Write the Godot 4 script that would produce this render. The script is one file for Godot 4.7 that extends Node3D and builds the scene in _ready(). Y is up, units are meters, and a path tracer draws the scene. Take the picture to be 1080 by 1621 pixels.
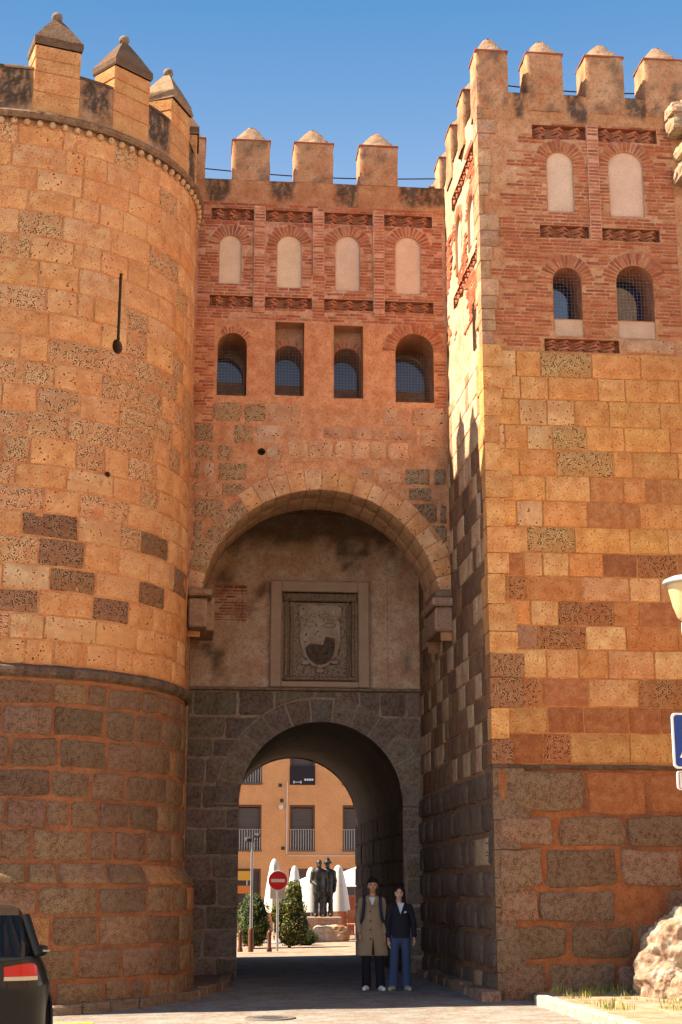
extends Node3D
# A medieval town gate between a round and a square tower. x right, y up, the camera looks along -z; D below is a distance along -z.

class Acc:
	var v := PackedVector3Array()
	var n := PackedVector3Array()
	var c := PackedColorArray()
	var ix := PackedInt32Array()
	func tri(a: Vector3, b: Vector3, d: Vector3, col: Color) -> void:
		var nn := (d - a).cross(b - a).normalized()
		var k := v.size()
		v.append(a); v.append(b); v.append(d)
		n.append(nn); n.append(nn); n.append(nn)
		c.append(col); c.append(col); c.append(col)
		ix.append(k); ix.append(k + 1); ix.append(k + 2)
	func quad(a: Vector3, b: Vector3, d: Vector3, e: Vector3, col: Color) -> void:
		tri(a, b, d, col)
		tri(a, d, e, col)
	func vert(p: Vector3, nn: Vector3, col: Color) -> int:
		v.append(p); n.append(nn); c.append(col)
		return v.size() - 1
	func add(o: Acc) -> void:
		var k := v.size()
		v.append_array(o.v); n.append_array(o.n); c.append_array(o.c)
		for i in o.ix:
			ix.append(i + k)

var rng := RandomNumberGenerator.new()
var M := {}
var fn := FastNoiseLite.new()
var fb := FastNoiseLite.new()
var cam: Camera3D
var taken := {}

func rr(a: float, b: float) -> float:
	return rng.randf_range(a, b)

func lin(r: float, g: float, b: float) -> Color:
	return Color(r, g, b)

func vary(c: Color, amount: float, hue := 0.03) -> Color:
	var k := 1.0 + rr(-amount, amount)
	return Color(c.r * k * (1.0 + rr(-hue, hue)), c.g * k * (1.0 + rr(-hue, hue)), c.b * k * (1.0 + rr(-hue, hue)))

func mixc(a: Color, b: Color, t: float) -> Color:
	return Color(lerpf(a.r, b.r, t), lerpf(a.g, b.g, t), lerpf(a.b, b.b, t))

func surf_arrays(a: Acc) -> Array:
	var arr := []
	arr.resize(Mesh.ARRAY_MAX)
	arr[Mesh.ARRAY_VERTEX] = a.v
	arr[Mesh.ARRAY_NORMAL] = a.n
	arr[Mesh.ARRAY_COLOR] = a.c
	arr[Mesh.ARRAY_INDEX] = a.ix
	return arr

func build(called: String, a: Acc, mat: String, parent: Node = self, kind := "") -> MeshInstance3D:
	var m := ArrayMesh.new()
	if a.ix.size():
		m.add_surface_from_arrays(Mesh.PRIMITIVE_TRIANGLES, surf_arrays(a))
		m.surface_set_material(0, M[mat])
	var o := MeshInstance3D.new()
	o.mesh = m
	o.name = called
	if kind:
		o.set_meta("kind", kind)
	parent.add_child(o, true)
	return o

func numbered(called: String) -> String:
	if not taken.has(called):
		taken[called] = 0
		return called
	taken[called] += 1
	return "%s_%03d" % [called, taken[called]]

func thing(called: String, label: String, category: String, at := Vector3.ZERO, turn := 0.0, group := "") -> Node3D:
	var o := Node3D.new()
	o.name = numbered(called)
	add_child(o)
	o.position = at
	o.rotation.y = turn
	return tag(o, label, category, group)

func tag(o: Node3D, label: String, category: String, group := "") -> Node3D:
	o.set_meta("label", label)
	o.set_meta("category", category)
	if group:
		o.set_meta("group", group)
	return o

func setting(called: String, a: Acc, mat: String) -> MeshInstance3D:
	return build(called, a, mat, self, "structure")

# ---------------------------------------------------------------- shapes
func add_box(a: Acc, ctr: Vector3, size: Vector3, col: Color, b := Basis(), bev := 0.0) -> void:
	var h := size / 2.0
	var p := []
	if bev <= 0.0:
		for k in 8:
			p.append(ctr + b * Vector3(h.x * (1 if k & 1 else -1), h.y * (1 if k & 2 else -1), h.z * (1 if k & 4 else -1)))
		for f in [[4, 6, 7, 5], [1, 3, 2, 0], [5, 7, 3, 1], [0, 2, 6, 4], [6, 2, 3, 7], [0, 4, 5, 1]]:
			a.quad(p[f[0]], p[f[1]], p[f[2]], p[f[3]], col)
		return
	# chamfered box: three faces meet at each corner triangle
	for k in 8:
		var s := Vector3(1 if k & 1 else -1, 1 if k & 2 else -1, 1 if k & 4 else -1)
		p.append([ctr + b * (s * Vector3(h.x, h.y - bev, h.z - bev)), ctr + b * (s * Vector3(h.x - bev, h.y, h.z - bev)), ctr + b * (s * Vector3(h.x - bev, h.y - bev, h.z))])
	for f in [[2, 4, 6, 7, 5], [2, 1, 3, 2, 0], [0, 5, 7, 3, 1], [0, 0, 2, 6, 4], [1, 6, 2, 3, 7], [1, 0, 4, 5, 1]]:
		a.quad(p[f[1]][f[0]], p[f[2]][f[0]], p[f[3]][f[0]], p[f[4]][f[0]], col)
	for e in [[0, 1, 1, 2], [2, 3, 1, 2], [4, 5, 1, 2], [6, 7, 1, 2], [0, 2, 0, 2], [1, 3, 0, 2], [4, 6, 0, 2], [5, 7, 0, 2], [0, 4, 0, 1], [1, 5, 0, 1], [2, 6, 0, 1], [3, 7, 0, 1]]:
		a.quad(p[e[0]][e[2]], p[e[1]][e[2]], p[e[1]][e[3]], p[e[0]][e[3]], col)
	for k in 8:
		a.tri(p[k][0], p[k][1], p[k][2], col)

func add_lathe(a: Acc, prof: Array, at: Vector3, seg: int, col: Color, squash := 1.0, fold := 0.0, folds := 0) -> void:
	# prof: [radius, height] from the top or the bottom; smooth normals
	var base := a.v.size()
	for i in prof.size():
		var p0: Array = prof[maxi(i - 1, 0)]
		var p1: Array = prof[mini(i + 1, prof.size() - 1)]
		var t := Vector2(p1[0] - p0[0], p1[1] - p0[1]).normalized()
		if t == Vector2.ZERO:
			t = Vector2(0, 1)
		for j in seg + 1:
			var an := TAU * j / seg
			var r: float = prof[i][0] * (1.0 + fold * cos(an * folds))
			a.vert(at + Vector3(cos(an) * r, prof[i][1], sin(an) * r * squash), Vector3(cos(an) * t.y, -t.x, sin(an) * t.y).normalized(), col)
	for i in prof.size() - 1:
		for j in seg:
			var q := base + i * (seg + 1) + j
			a.ix.append_array(PackedInt32Array([q, q + 1, q + seg + 1, q + 1, q + seg + 2, q + seg + 1]))

func add_ball(a: Acc, at: Vector3, r: Vector3, col: Color, seg := 10, rings := 7) -> void:
	var base := a.v.size()
	for i in rings + 1:
		var t := PI * i / rings
		for j in seg + 1:
			var an := TAU * j / seg
			var d := Vector3(sin(t) * cos(an), cos(t), sin(t) * sin(an))
			a.vert(at + d * r, (d / r).normalized(), col)
	for i in rings:
		for j in seg:
			var q := base + i * (seg + 1) + j
			a.ix.append_array(PackedInt32Array([q, q + seg + 1, q + 1, q + 1, q + seg + 1, q + seg + 2]))

func add_tube(a: Acc, pts: Array, rad: Array, seg: int, col: Color, caps := true) -> void:
	var base := a.v.size()
	var side := Vector3.ZERO
	for i in pts.size():
		var dir: Vector3 = (pts[mini(i + 1, pts.size() - 1)] - pts[maxi(i - 1, 0)]).normalized()
		if side == Vector3.ZERO:
			side = dir.cross(Vector3.UP if absf(dir.y) < 0.9 else Vector3.RIGHT).normalized()
		side = (side - dir * side.dot(dir)).normalized()
		var up := side.cross(dir)
		var r: float = rad[mini(i, rad.size() - 1)]
		for j in seg + 1:
			var an := TAU * j / seg
			var d := side * cos(an) + up * sin(an)
			a.vert(pts[i] + d * r, d, col)
	for i in pts.size() - 1:
		for j in seg:
			var q := base + i * (seg + 1) + j
			a.ix.append_array(PackedInt32Array([q, q + 1, q + seg + 1, q + 1, q + seg + 2, q + seg + 1]))
	if caps:
		for e in [0, pts.size() - 1]:
			var k: int = base + e * (seg + 1)
			for j in range(1, seg - 1):
				a.tri(a.v[k], a.v[k + j], a.v[k + j + 1], col)

func add_prism(a: Acc, poly: PackedVector2Array, o: Vector3, ux: Vector3, uy: Vector3, depth: Vector3, col: Color) -> void:
	var ids := tri_cw(poly)
	for k in range(0, ids.size(), 3):
		var q := []
		for m in 3:
			q.append(o + ux * poly[ids[k + m]].x + uy * poly[ids[k + m]].y)
		a.tri(q[0], q[2], q[1], col)
		a.tri(q[0] + depth, q[1] + depth, q[2] + depth, col)
	for k in poly.size():
		var p: Vector3 = o + ux * poly[k].x + uy * poly[k].y
		var q2: Vector3 = o + ux * poly[(k + 1) % poly.size()].x + uy * poly[(k + 1) % poly.size()].y
		a.quad(p, q2, q2 + depth, p + depth, col)

# triangles of a polygon, clockwise for a viewer who sees u run right and v up
func tri_cw(p: PackedVector2Array) -> PackedInt32Array:
	var t := Geometry2D.triangulate_polygon(p)
	for k in range(0, t.size(), 3):
		if (p[t[k + 1]] - p[t[k]]).cross(p[t[k + 2]] - p[t[k]]) > 0:
			var w := t[k + 1]
			t[k + 1] = t[k + 2]
			t[k + 2] = w
	return t

# ---------------------------------------------------------------- wall surfaces
# plane: k 0, o, u, n          round wall: k 1, o, prof [[v, r]], r0          barrel: k 2, o (axis start), r, z runs inwards
func plane(o: Vector3, u: Vector3, n: Vector3) -> Dictionary:
	return {"k": 0, "o": o, "u": u, "n": n}

func prof_r(s: Dictionary, v: float) -> float:
	var p: Array = s.prof
	for i in p.size() - 1:
		if v <= p[i + 1][0]:
			return lerpf(p[i][1], p[i + 1][1], clampf((v - p[i][0]) / maxf(p[i + 1][0] - p[i][0], 1e-5), 0, 1))
	return p[-1][1]

func sp(s: Dictionary, u: float, v: float, d: float) -> Vector3:
	if s.k == 0:
		return s.o + s.u * u + Vector3(0, v, 0) + s.n * d
	if s.k == 1:
		var r := prof_r(s, v) + d
		var an: float = u / s.r0
		return Vector3(s.o.x + sin(an) * r, v, s.o.z + cos(an) * r)
	var an2: float = u / s.r
	return s.o + Vector3(-cos(an2) * (s.r - d), sin(an2) * (s.r - d), v)

func sn(s: Dictionary, u: float, v: float) -> Vector3:
	if s.k == 0:
		return s.n
	if s.k == 1:
		var an: float = u / s.r0
		var sl := (prof_r(s, v + 0.03) - prof_r(s, v - 0.03)) / 0.06
		return Vector3(sin(an), -sl, cos(an)).normalized()
	var an2: float = u / s.r
	return Vector3(cos(an2), -sin(an2), 0)

func rect(u0: float, v0: float, u1: float, v1: float) -> PackedVector2Array:
	return PackedVector2Array([Vector2(u0, v0), Vector2(u1, v0), Vector2(u1, v1), Vector2(u0, v1)])

func arch(u0: float, u1: float, v0: float, top: float, seg := 14, rise := -1.0) -> PackedVector2Array:
	var r := (u1 - u0) / 2.0
	var h := r if rise < 0 else rise
	var p := PackedVector2Array([Vector2(u0, v0), Vector2(u1, v0)])
	for i in seg + 1:
		var an := PI * i / seg
		p.append(Vector2((u0 + u1) / 2.0 + cos(an) * r, top - h + sin(an) * h))
	return p

func noise_at(p: Vector3, f: float) -> float:
	return fn.get_noise_3d(p.x * f, p.y * f, p.z * f)

# a wall skin: cells with noise relief and colours, cut by the holes
func sheet(a: Acc, s: Dictionary, u0: float, v0: float, u1: float, v1: float, holes: Array, cell: float, colour: Callable, relief := 0.012, d := 0.0) -> void:
	var nu := maxi(1, roundi((u1 - u0) / cell))
	var nv := maxi(1, roundi((v1 - v0) / cell))
	var boxes := []
	for h in holes:
		var b := Rect2(h[0], Vector2.ZERO)
		for q in h:
			b = b.expand(q)
		boxes.append(b.grow(0.001))
	var ids := PackedInt32Array()
	ids.resize((nu + 1) * (nv + 1))
	for j in nv + 1:
		for i in nu + 1:
			ids[j * (nu + 1) + i] = _pt(a, s, lerpf(u0, u1, float(i) / nu), lerpf(v0, v1, float(j) / nv), colour, relief, d)
	for j in nv:
		for i in nu:
			var r := Rect2(lerpf(u0, u1, float(i) / nu), lerpf(v0, v1, float(j) / nv), (u1 - u0) / nu, (v1 - v0) / nv)
			var polys := []
			var hit := false
			for k in holes.size():
				if boxes[k].intersects(r):
					if not hit:
						polys = [rect(r.position.x, r.position.y, r.end.x, r.end.y)]
						hit = true
					var nxt := []
					for q in polys:
						nxt.append_array(Geometry2D.clip_polygons(q, holes[k]))
					polys = nxt
			if not hit:
				var q0 := j * (nu + 1) + i
				var q1 := q0 + nu + 1
				a.ix.append_array(PackedInt32Array([ids[q0], ids[q1], ids[q1 + 1], ids[q0], ids[q1 + 1], ids[q0 + 1]]))
			else:
				for q in polys:
					var t := tri_cw(q)
					var vs := []
					for w in q:
						vs.append(_pt(a, s, w.x, w.y, colour, relief, d))
					for w in t:
						a.ix.append(vs[w])

func _pt(a: Acc, s: Dictionary, u: float, v: float, colour: Callable, relief: float, d: float) -> int:
	var p := sp(s, u, v, d)
	var nn := sn(s, u, v)
	if relief > 0:
		p += nn * relief * (fn.get_noise_3d(p.x * 60, p.y * 60, p.z * 60) + 0.7 * fn.get_noise_3d(p.x * 200, p.y * 200, p.z * 200) - 0.6)
	return a.vert(p, nn, colour.call(u, v, p))

# the inner sides of an opening
func reveal(a: Acc, s: Dictionary, pts: PackedVector2Array, d0: float, d1: float, col: Color, closed := true, steps := 1) -> void:
	var m := pts.size() if closed else pts.size() - 1
	for i in m:
		var p := pts[i]
		var q := pts[(i + 1) % pts.size()]
		for t in steps:
			var e0 := lerpf(d0, d1, float(t) / steps)
			var e1 := lerpf(d0, d1, float(t + 1) / steps)
			a.quad(sp(s, p.x, p.y, e0), sp(s, q.x, q.y, e0), sp(s, q.x, q.y, e1), sp(s, p.x, p.y, e1), col)

func fill(a: Acc, s: Dictionary, poly: PackedVector2Array, d: float, col: Color) -> void:
	var t := tri_cw(poly)
	var nn := sn(s, poly[0].x, poly[0].y)
	var base := a.v.size()
	for q in poly:
		a.vert(sp(s, q.x, q.y, d), nn, col)
	for w in t:
		a.ix.append(base + w)

# ---------------------------------------------------------------- stones
# an irregular stone outline inside a rectangle
func stone_poly(u0: float, v0: float, u1: float, v1: float, joint: float, jit: float, rnd: float) -> PackedVector2Array:
	u0 += joint / 2; u1 -= joint / 2; v0 += joint / 2; v1 -= joint / 2
	var w := u1 - u0
	var h := v1 - v0
	var r := minf(rnd, minf(w, h) * 0.35)
	var p := PackedVector2Array()
	var cs := [Vector2(u0, v0), Vector2(u1, v0), Vector2(u1, v1), Vector2(u0, v1)]
	for i in 4:
		var c: Vector2 = cs[i] + Vector2(rr(-jit, jit), rr(-jit, jit))
		var pr: Vector2 = (cs[(i + 3) % 4] - cs[i]).normalized()
		var nx: Vector2 = (cs[(i + 1) % 4] - cs[i]).normalized()
		if r > 0.004:
			var k := rr(0.6, 1.3)
			p.append(c + pr * r * k)
			if r > 0.03:
				p.append(c + (pr + nx) * r * 0.3 * k)
			p.append(c + nx * r * rr(0.6, 1.3))
		else:
			p.append(c)
		var e: Vector2 = (cs[(i + 1) % 4] - cs[i])
		if e.length() > 0.3 and jit > 0:
			p.append(cs[i] + e * rr(0.35, 0.65) + Vector2(-nx.y, nx.x) * rr(-jit, jit))
	return p

func block(s: Dictionary, poly: PackedVector2Array, proud: float, bevel: float, bulge: float, col: Color, tilt := 0.0) -> Acc:
	var a := Acc.new()
	if Geometry2D.is_polygon_clockwise(poly):
		poly.reverse()
	var m := poly.size()
	var ctr := Vector2.ZERO
	for p in poly:
		ctr += p / m
	var tu := rr(-tilt, tilt)
	var tv := rr(-tilt, tilt)
	var inn := PackedVector2Array()
	var cut := PackedInt32Array()
	var convex := true
	for shrink in [1.0, 0.4, 0.1]:
		inn = PackedVector2Array()
		convex = true
		for i in m:
			var e0 := (poly[i] - poly[(i + m - 1) % m]).normalized()
			var e1 := (poly[(i + 1) % m] - poly[i]).normalized()
			var nn := (Vector2(-e0.y, e0.x) + Vector2(-e1.y, e1.x))
			nn = nn.normalized() if nn.length() > 0.01 else Vector2.ZERO
			inn.append(poly[i] + nn * bevel * shrink)
		for i in m:
			if (inn[(i + 1) % m] - inn[i]).cross(ctr - inn[i]) <= 0.0:
				convex = false
		if convex:
			break
		cut = tri_cw(inn)
		if cut.size() == (m - 2) * 3:
			break
	for i in m:
		var w := sn(s, poly[i].x, poly[i].y)
		var o := sp(s, poly[i].x, poly[i].y, -0.025)
		var q := sp(s, inn[i].x, inn[i].y, proud + (inn[i].x - ctr.x) * tu + (inn[i].y - ctr.y) * tv)
		var side := (o - q)
		side = (side - w * side.dot(w)).normalized()
		a.vert(o, (side + w * 0.35).normalized(), col)
		a.vert(q, (w + side * 0.22).normalized(), col)
	for i in m:
		var j := (i + 1) % m
		a.ix.append_array(PackedInt32Array([2 * i, 2 * i + 1, 2 * j + 1, 2 * i, 2 * j + 1, 2 * j]))
	if convex:
		cut = PackedInt32Array()
	if cut.is_empty():
		var k := a.vert(sp(s, ctr.x, ctr.y, proud + bulge), sn(s, ctr.x, ctr.y), col)
		for i in m:
			a.ix.append_array(PackedInt32Array([2 * i + 1, k, 2 * ((i + 1) % m) + 1]))
	else:
		for w in cut:
			a.ix.append(2 * w + 1)
	return a

func in_view(p: Vector3) -> float:
	var q := cam.global_transform.affine_inverse() * p
	if q.z > -0.5:
		return 0.0
	var t := tan(deg_to_rad(cam.fov / 2))
	var y := q.y / -q.z / t
	var x := q.x / -q.z / t / (682.0 / 1024.0)
	return 1.0 if absf(x) < 1.03 and absf(y) < 1.03 else 0.001

# pieces of a thing wait here; the 300 that show largest become parts, the rest one part
func piece(bag: Dictionary, called: String, a: Acc, mat: String) -> void:
	if a.ix.is_empty():
		return
	if not bag.has(called):
		bag[called] = []
	var b := AABB(a.v[0], Vector3.ZERO)
	for p in a.v:
		b = b.expand(p)
	var e := b.size
	var size := e.x * e.y + e.y * e.z + e.x * e.z
	bag[called].append({"a": a, "m": mat, "w": size * in_view(b.get_center())})

func flush(bag: Dictionary, parent: Node, most := 300) -> void:
	for called in bag:
		var l: Array = bag[called]
		l.sort_custom(func(x, y): return x.w > y.w)
		var rest := {}
		for i in l.size():
			if i < most and l[i].w > 0.0002:
				build(called, l[i].a, l[i].m, parent)
			else:
				if not rest.has(l[i].m):
					rest[l[i].m] = Acc.new()
				rest[l[i].m].add(l[i].a)
		if rest.size():
			var m := ArrayMesh.new()
			for k in rest:
				m.add_surface_from_arrays(Mesh.PRIMITIVE_TRIANGLES, surf_arrays(rest[k]))
				m.surface_set_material(m.get_surface_count() - 1, M[k])
			var o := MeshInstance3D.new()
			o.mesh = m
			o.name = called + "work"
			o.set_meta("kind", "stuff")
			parent.add_child(o, true)

# courses of stones over a rectangle of a wall; q: joint, jit, rnd, proud, bevel, bulge, tilt; pick(u, v, w) -> [material, colour, proud factor]
func lay(bag: Dictionary, called: String, s: Dictionary, u0: float, v0: float, u1: float, v1: float, hs: Vector2, ws: Vector2, q: Dictionary, pick: Callable, holes := []) -> void:
	var v := v0
	while v < v1 - 0.02:
		var h := rr(hs.x, hs.y)
		if v1 - v - h < hs.x * 0.6:
			h = v1 - v
		var u := u0 - rr(0, ws.x * 0.8 if q.get("run", false) else 0.0)
		while u < u1 - 0.01:
			var w := rr(ws.x, ws.y)
			if rng.randf() < 0.14:
				w *= 0.6
			if u1 - u - w < ws.x * 0.5:
				w = u1 - u
			if q.has("skip") and rng.randf() < q.skip:
				u += w
				continue
			var hv: float = q.get("hv", 0.0)
			var polys := [stone_poly(maxf(u, u0) + rr(0, hv), v + rr(0, hv), u + w - rr(0, hv), v + h - rr(0, hv), q.joint, q.jit, q.rnd * rr(0.4, 1.5))]
			if holes.size():
				for hole in holes:
					var nxt := []
					for p in polys:
						nxt.append_array(Geometry2D.clip_polygons(p, hole))
					polys = nxt
			for p in polys:
				if p.size() < 3 or poly_area(p) < 0.004:
					continue
				var c := Vector2.ZERO
				for t in p:
					c += t / p.size()
				var ch: Array = pick.call(c.x, c.y, w)
				if ch.is_empty():
					continue
				piece(bag, called, block(s, p, q.proud * ch[2], q.bevel, q.bulge, ch[1], q.get("tilt", 0.0)), ch[0])
			u += w
		v += h

func poly_area(p: PackedVector2Array) -> float:
	var s := 0.0
	for i in p.size():
		s += p[i].cross(p[(i + 1) % p.size()])
	return absf(s) / 2

# wedge stones round an arch
func voussoirs(bag: Dictionary, called: String, s: Dictionary, c: Vector2, r0: float, r1: float, a0: float, a1: float, count: int, q: Dictionary, pick: Callable, holes := []) -> void:
	for i in count:
		var t0 := lerpf(a0, a1, (i + 0.0) / count)
		var t1 := lerpf(a0, a1, (i + 1.0) / count)
		var jt: float = q.joint / 2 / ((r0 + r1) / 2)
		var o: float = r1 + rr(-1, 1) * float(q.get("uneven", 0.0))
		var p := PackedVector2Array()
		for k in [[r0, t0 + jt], [o, t0 + jt * r0 / r1], [o, (t0 + t1) / 2], [o, t1 - jt * r0 / r1], [r0, t1 - jt], [r0, (t0 + t1) / 2]]:
			p.append(c + Vector2(cos(k[1]), sin(k[1])) * (k[0] + rr(-1, 1) * q.jit))
		var polys := [p]
		for hole in holes:
			var nxt := []
			for w in polys:
				nxt.append_array(Geometry2D.clip_polygons(w, hole))
			polys = nxt
		for w in polys:
			if w.size() < 3 or poly_area(w) < 0.0004:
				continue
			var ch: Array = pick.call(i, t0, 0.0)
			piece(bag, called, block(s, w, q.proud * ch[2], q.bevel, q.bulge, ch[1]), ch[0])

# ---------------------------------------------------------------- materials
func nbytes(kind: int, freq: float, size: int, oct := 3, sd := 1) -> PackedByteArray:
	var f := FastNoiseLite.new()
	f.noise_type = kind
	f.frequency = freq
	f.seed = sd
	f.fractal_octaves = oct
	f.fractal_type = FastNoiseLite.FRACTAL_FBM if oct > 1 else FastNoiseLite.FRACTAL_NONE
	if kind == FastNoiseLite.TYPE_CELLULAR:
		f.cellular_return_type = FastNoiseLite.RETURN_DISTANCE
		f.cellular_jitter = 1.0
	var im := f.get_seamless_image(size, size)
	im.convert(Image.FORMAT_L8)
	return im.get_data()

func picture(px: PackedByteArray, size: int) -> ImageTexture:
	return ImageTexture.create_from_image(Image.create_from_data(size, size, false, Image.FORMAT_RGB8, px))

const TS := 768
# tint maps: close to white, times the stone's own colour
func stone_tex(kind: String) -> ImageTexture:
	var px := PackedByteArray()
	px.resize(TS * TS * 3)
	var fine := nbytes(FastNoiseLite.TYPE_SIMPLEX, 0.11, TS, 3, 3)
	var mid := nbytes(FastNoiseLite.TYPE_SIMPLEX, 0.02, TS, 4, 5)
	var wide := nbytes(FastNoiseLite.TYPE_SIMPLEX, 0.006, TS, 3, 9)
	var pits := PackedByteArray()
	match kind:
		"lime": pits = nbytes(FastNoiseLite.TYPE_CELLULAR, 0.08, TS, 1, 4)
		"pit": pits = nbytes(FastNoiseLite.TYPE_CELLULAR, 0.092, TS, 1, 6)
		"granite": pits = nbytes(FastNoiseLite.TYPE_SIMPLEX, 0.085, TS, 3, 11)
		_: pits = nbytes(FastNoiseLite.TYPE_SIMPLEX, 0.05, TS, 3, 12)
	for i in TS * TS:
		var f := fine[i] / 255.0 - 0.5
		var m := mid[i] / 255.0 - 0.5
		var w := wide[i] / 255.0 - 0.5
		var p := pits[i] / 255.0
		var r := 0.925 + f * 0.12 + m * 0.18 + w * 0.12
		var g := r - 0.02 + w * 0.10 - m * 0.05
		var b := r - 0.03 + w * 0.16 - m * 0.10
		if kind == "smooth":
			r = 0.95 + f * 0.10 + m * 0.05 + w * 0.05
			g = r - 0.01 + w * 0.02
			b = r - 0.02 + w * 0.03
		match kind:
			"lime":
				var hole := clampf((0.02 + (m - 0.10) * 1.6 - p) * 9.0, 0, 1)
				r = lerpf(r, 0.46, hole); g = lerpf(g, 0.37, hole); b = lerpf(b, 0.31, hole)
			"pit":
				var hole2 := clampf((minf(0.33, 0.20 + m * 0.8 + w * 0.3) + f * 0.45 - p) * 5.5, 0, 1)
				r = lerpf(r, 0.29, hole2); g = lerpf(g, 0.225, hole2); b = lerpf(b, 0.19, hole2)
			"ash":
				var t := clampf((m + 0.7 * (p - 0.5) + 0.3 * f - 0.01) * 4.0, 0, 1)
				r -= t * 0.05; g -= t * 0.085; b -= t * 0.11
				var d := clampf((p - 0.76 + m * 0.6 + f * 0.4) * 7.0, 0, 1)
				r = lerpf(r, 0.62, d * 0.6); g = lerpf(g, 0.46, d * 0.6); b = lerpf(b, 0.38, d * 0.6)
			"granite":
				var s := p - 0.5
				r += s * 0.62 + m * 0.2; g += s * 0.62 + m * 0.22; b += s * 0.64 + m * 0.22
			"plaster":
				var s2 := clampf((m + 0.6 * (p - 0.5) - 0.05) * 5.0, 0, 1)
				r -= s2 * 0.08; g -= s2 * 0.12; b -= s2 * 0.14
				var k := clampf((-m - 0.5 * (p - 0.5) - 0.16) * 8.0, 0, 1)
				r = lerpf(r, 0.70, k * 0.35); g = lerpf(g, 0.62, k * 0.35); b = lerpf(b, 0.56, k * 0.35)
			"road":
				var s3 := clampf((p - 0.60 + f * 0.2) * 6.0, 0, 1)
				r -= s3 * 0.16; g -= s3 * 0.16; b -= s3 * 0.15
		px[i * 3] = int(clampf(r, 0.02, 1) * 255)
		px[i * 3 + 1] = int(clampf(g, 0.02, 1) * 255)
		px[i * 3 + 2] = int(clampf(b, 0.02, 1) * 255)
	return picture(px, TS)

func mat(called: String, t: Texture2D, span: float, rough: float, bump := 0.0, col := Color.WHITE, vc := true) -> StandardMaterial3D:
	var m := StandardMaterial3D.new()
	m.resource_name = called
	m.albedo_color = col
	m.roughness = rough
	m.metallic_specular = 0.3
	m.vertex_color_use_as_albedo = vc
	if t:
		m.albedo_texture = t
		m.uv1_triplanar = true
		m.uv1_world_triplanar = true
		m.uv1_triplanar_sharpness = 4.0
		m.uv1_scale = Vector3.ONE / span
		m.uv1_offset = Vector3(0.37, 0.11, 0.23)
		if bump > 0:
			m.heightmap_enabled = true
			m.heightmap_texture = t
			m.heightmap_scale = bump
	M[called] = m
	return m

func materials() -> void:
	var lime := stone_tex("lime")
	var pit := stone_tex("pit")
	var gran := stone_tex("granite")
	var plas := stone_tex("plaster")
	var road := stone_tex("road")
	mat("lime", lime, 2.3, 0.93, 1.6)
	mat("ashlar", stone_tex("ash"), 1.9, 0.93, 2.0)
	mat("pitted", pit, 1.7, 0.95, 5.0)
	mat("granite", gran, 1.9, 0.9, 1.2)
	mat("mortar", plas, 1.7, 0.97, 2.2)
	mat("plaster", plas, 2.9, 0.95, 1.4)
	mat("smooth_plaster", stone_tex("smooth"), 3.7, 0.95, 0.3)
	mat("brick", plas, 0.9, 0.92, 1.0)
	mat("rubble", plas, 1.1, 0.97, 5.0)
	mat("road", road, 3.1, 0.92, 0.9)
	mat("paving", plas, 2.1, 0.9, 0.8)
	mat("render", stone_tex("smooth"), 9.0, 0.95, 0.1)
	mat("plain", null, 1, 0.75)
	mat("cloth", null, 1, 0.95)
	mat("skin", null, 1, 0.6).subsurf_scatter_enabled = false
	mat("paint", null, 1, 0.35)
	mat("leaf", null, 1, 0.5)
	M["leaf"].backlight_enabled = true
	M["leaf"].backlight = Color(0.12, 0.16, 0.03)
	var w := mat("canvas", null, 1, 0.9)
	w.backlight_enabled = true
	w.backlight = Color(0.3, 0.3, 0.28)
	mat("bronze", gran, 0.8, 0.42, 0.4)
	M["bronze"].metallic = 0.55
	var cp := mat("car_paint", null, 1, 0.28)
	cp.clearcoat_enabled = true
	cp.clearcoat = 0.25
	cp.metallic_specular = 0.2
	cp.clearcoat_roughness = 0.04
	mat("rubber", null, 1, 0.85)
	var st := mat("steel", null, 1, 0.38)
	st.metallic = 0.8
	var g := mat("glass", null, 1, 0.04, 0.0, Color(0.05, 0.06, 0.07, 0.75), false)
	g.transparency = BaseMaterial3D.TRANSPARENCY_ALPHA
	var nb := mat("net", null, 1, 0.5, 0.0, Color(0.07, 0.13, 0.33, 0.95), false)
	nb.transparency = BaseMaterial3D.TRANSPARENCY_ALPHA
	var nf := mat("fine_net", null, 1, 0.5, 0.0, Color(0.07, 0.12, 0.28, 0.87), false)
	nf.transparency = BaseMaterial3D.TRANSPARENCY_ALPHA
	var tl := mat("lens", null, 1, 0.1)
	tl.clearcoat_enabled = true
	tl.clearcoat = 0.3

const LIME := Color(0.56, 0.37, 0.19)
const BRICK := Color(0.45, 0.145, 0.08)
const BRICKM := Color(0.66, 0.37, 0.24)
const PLAST := Color(0.56, 0.29, 0.16)
const GRAN := Color(0.19, 0.115, 0.072)

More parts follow.
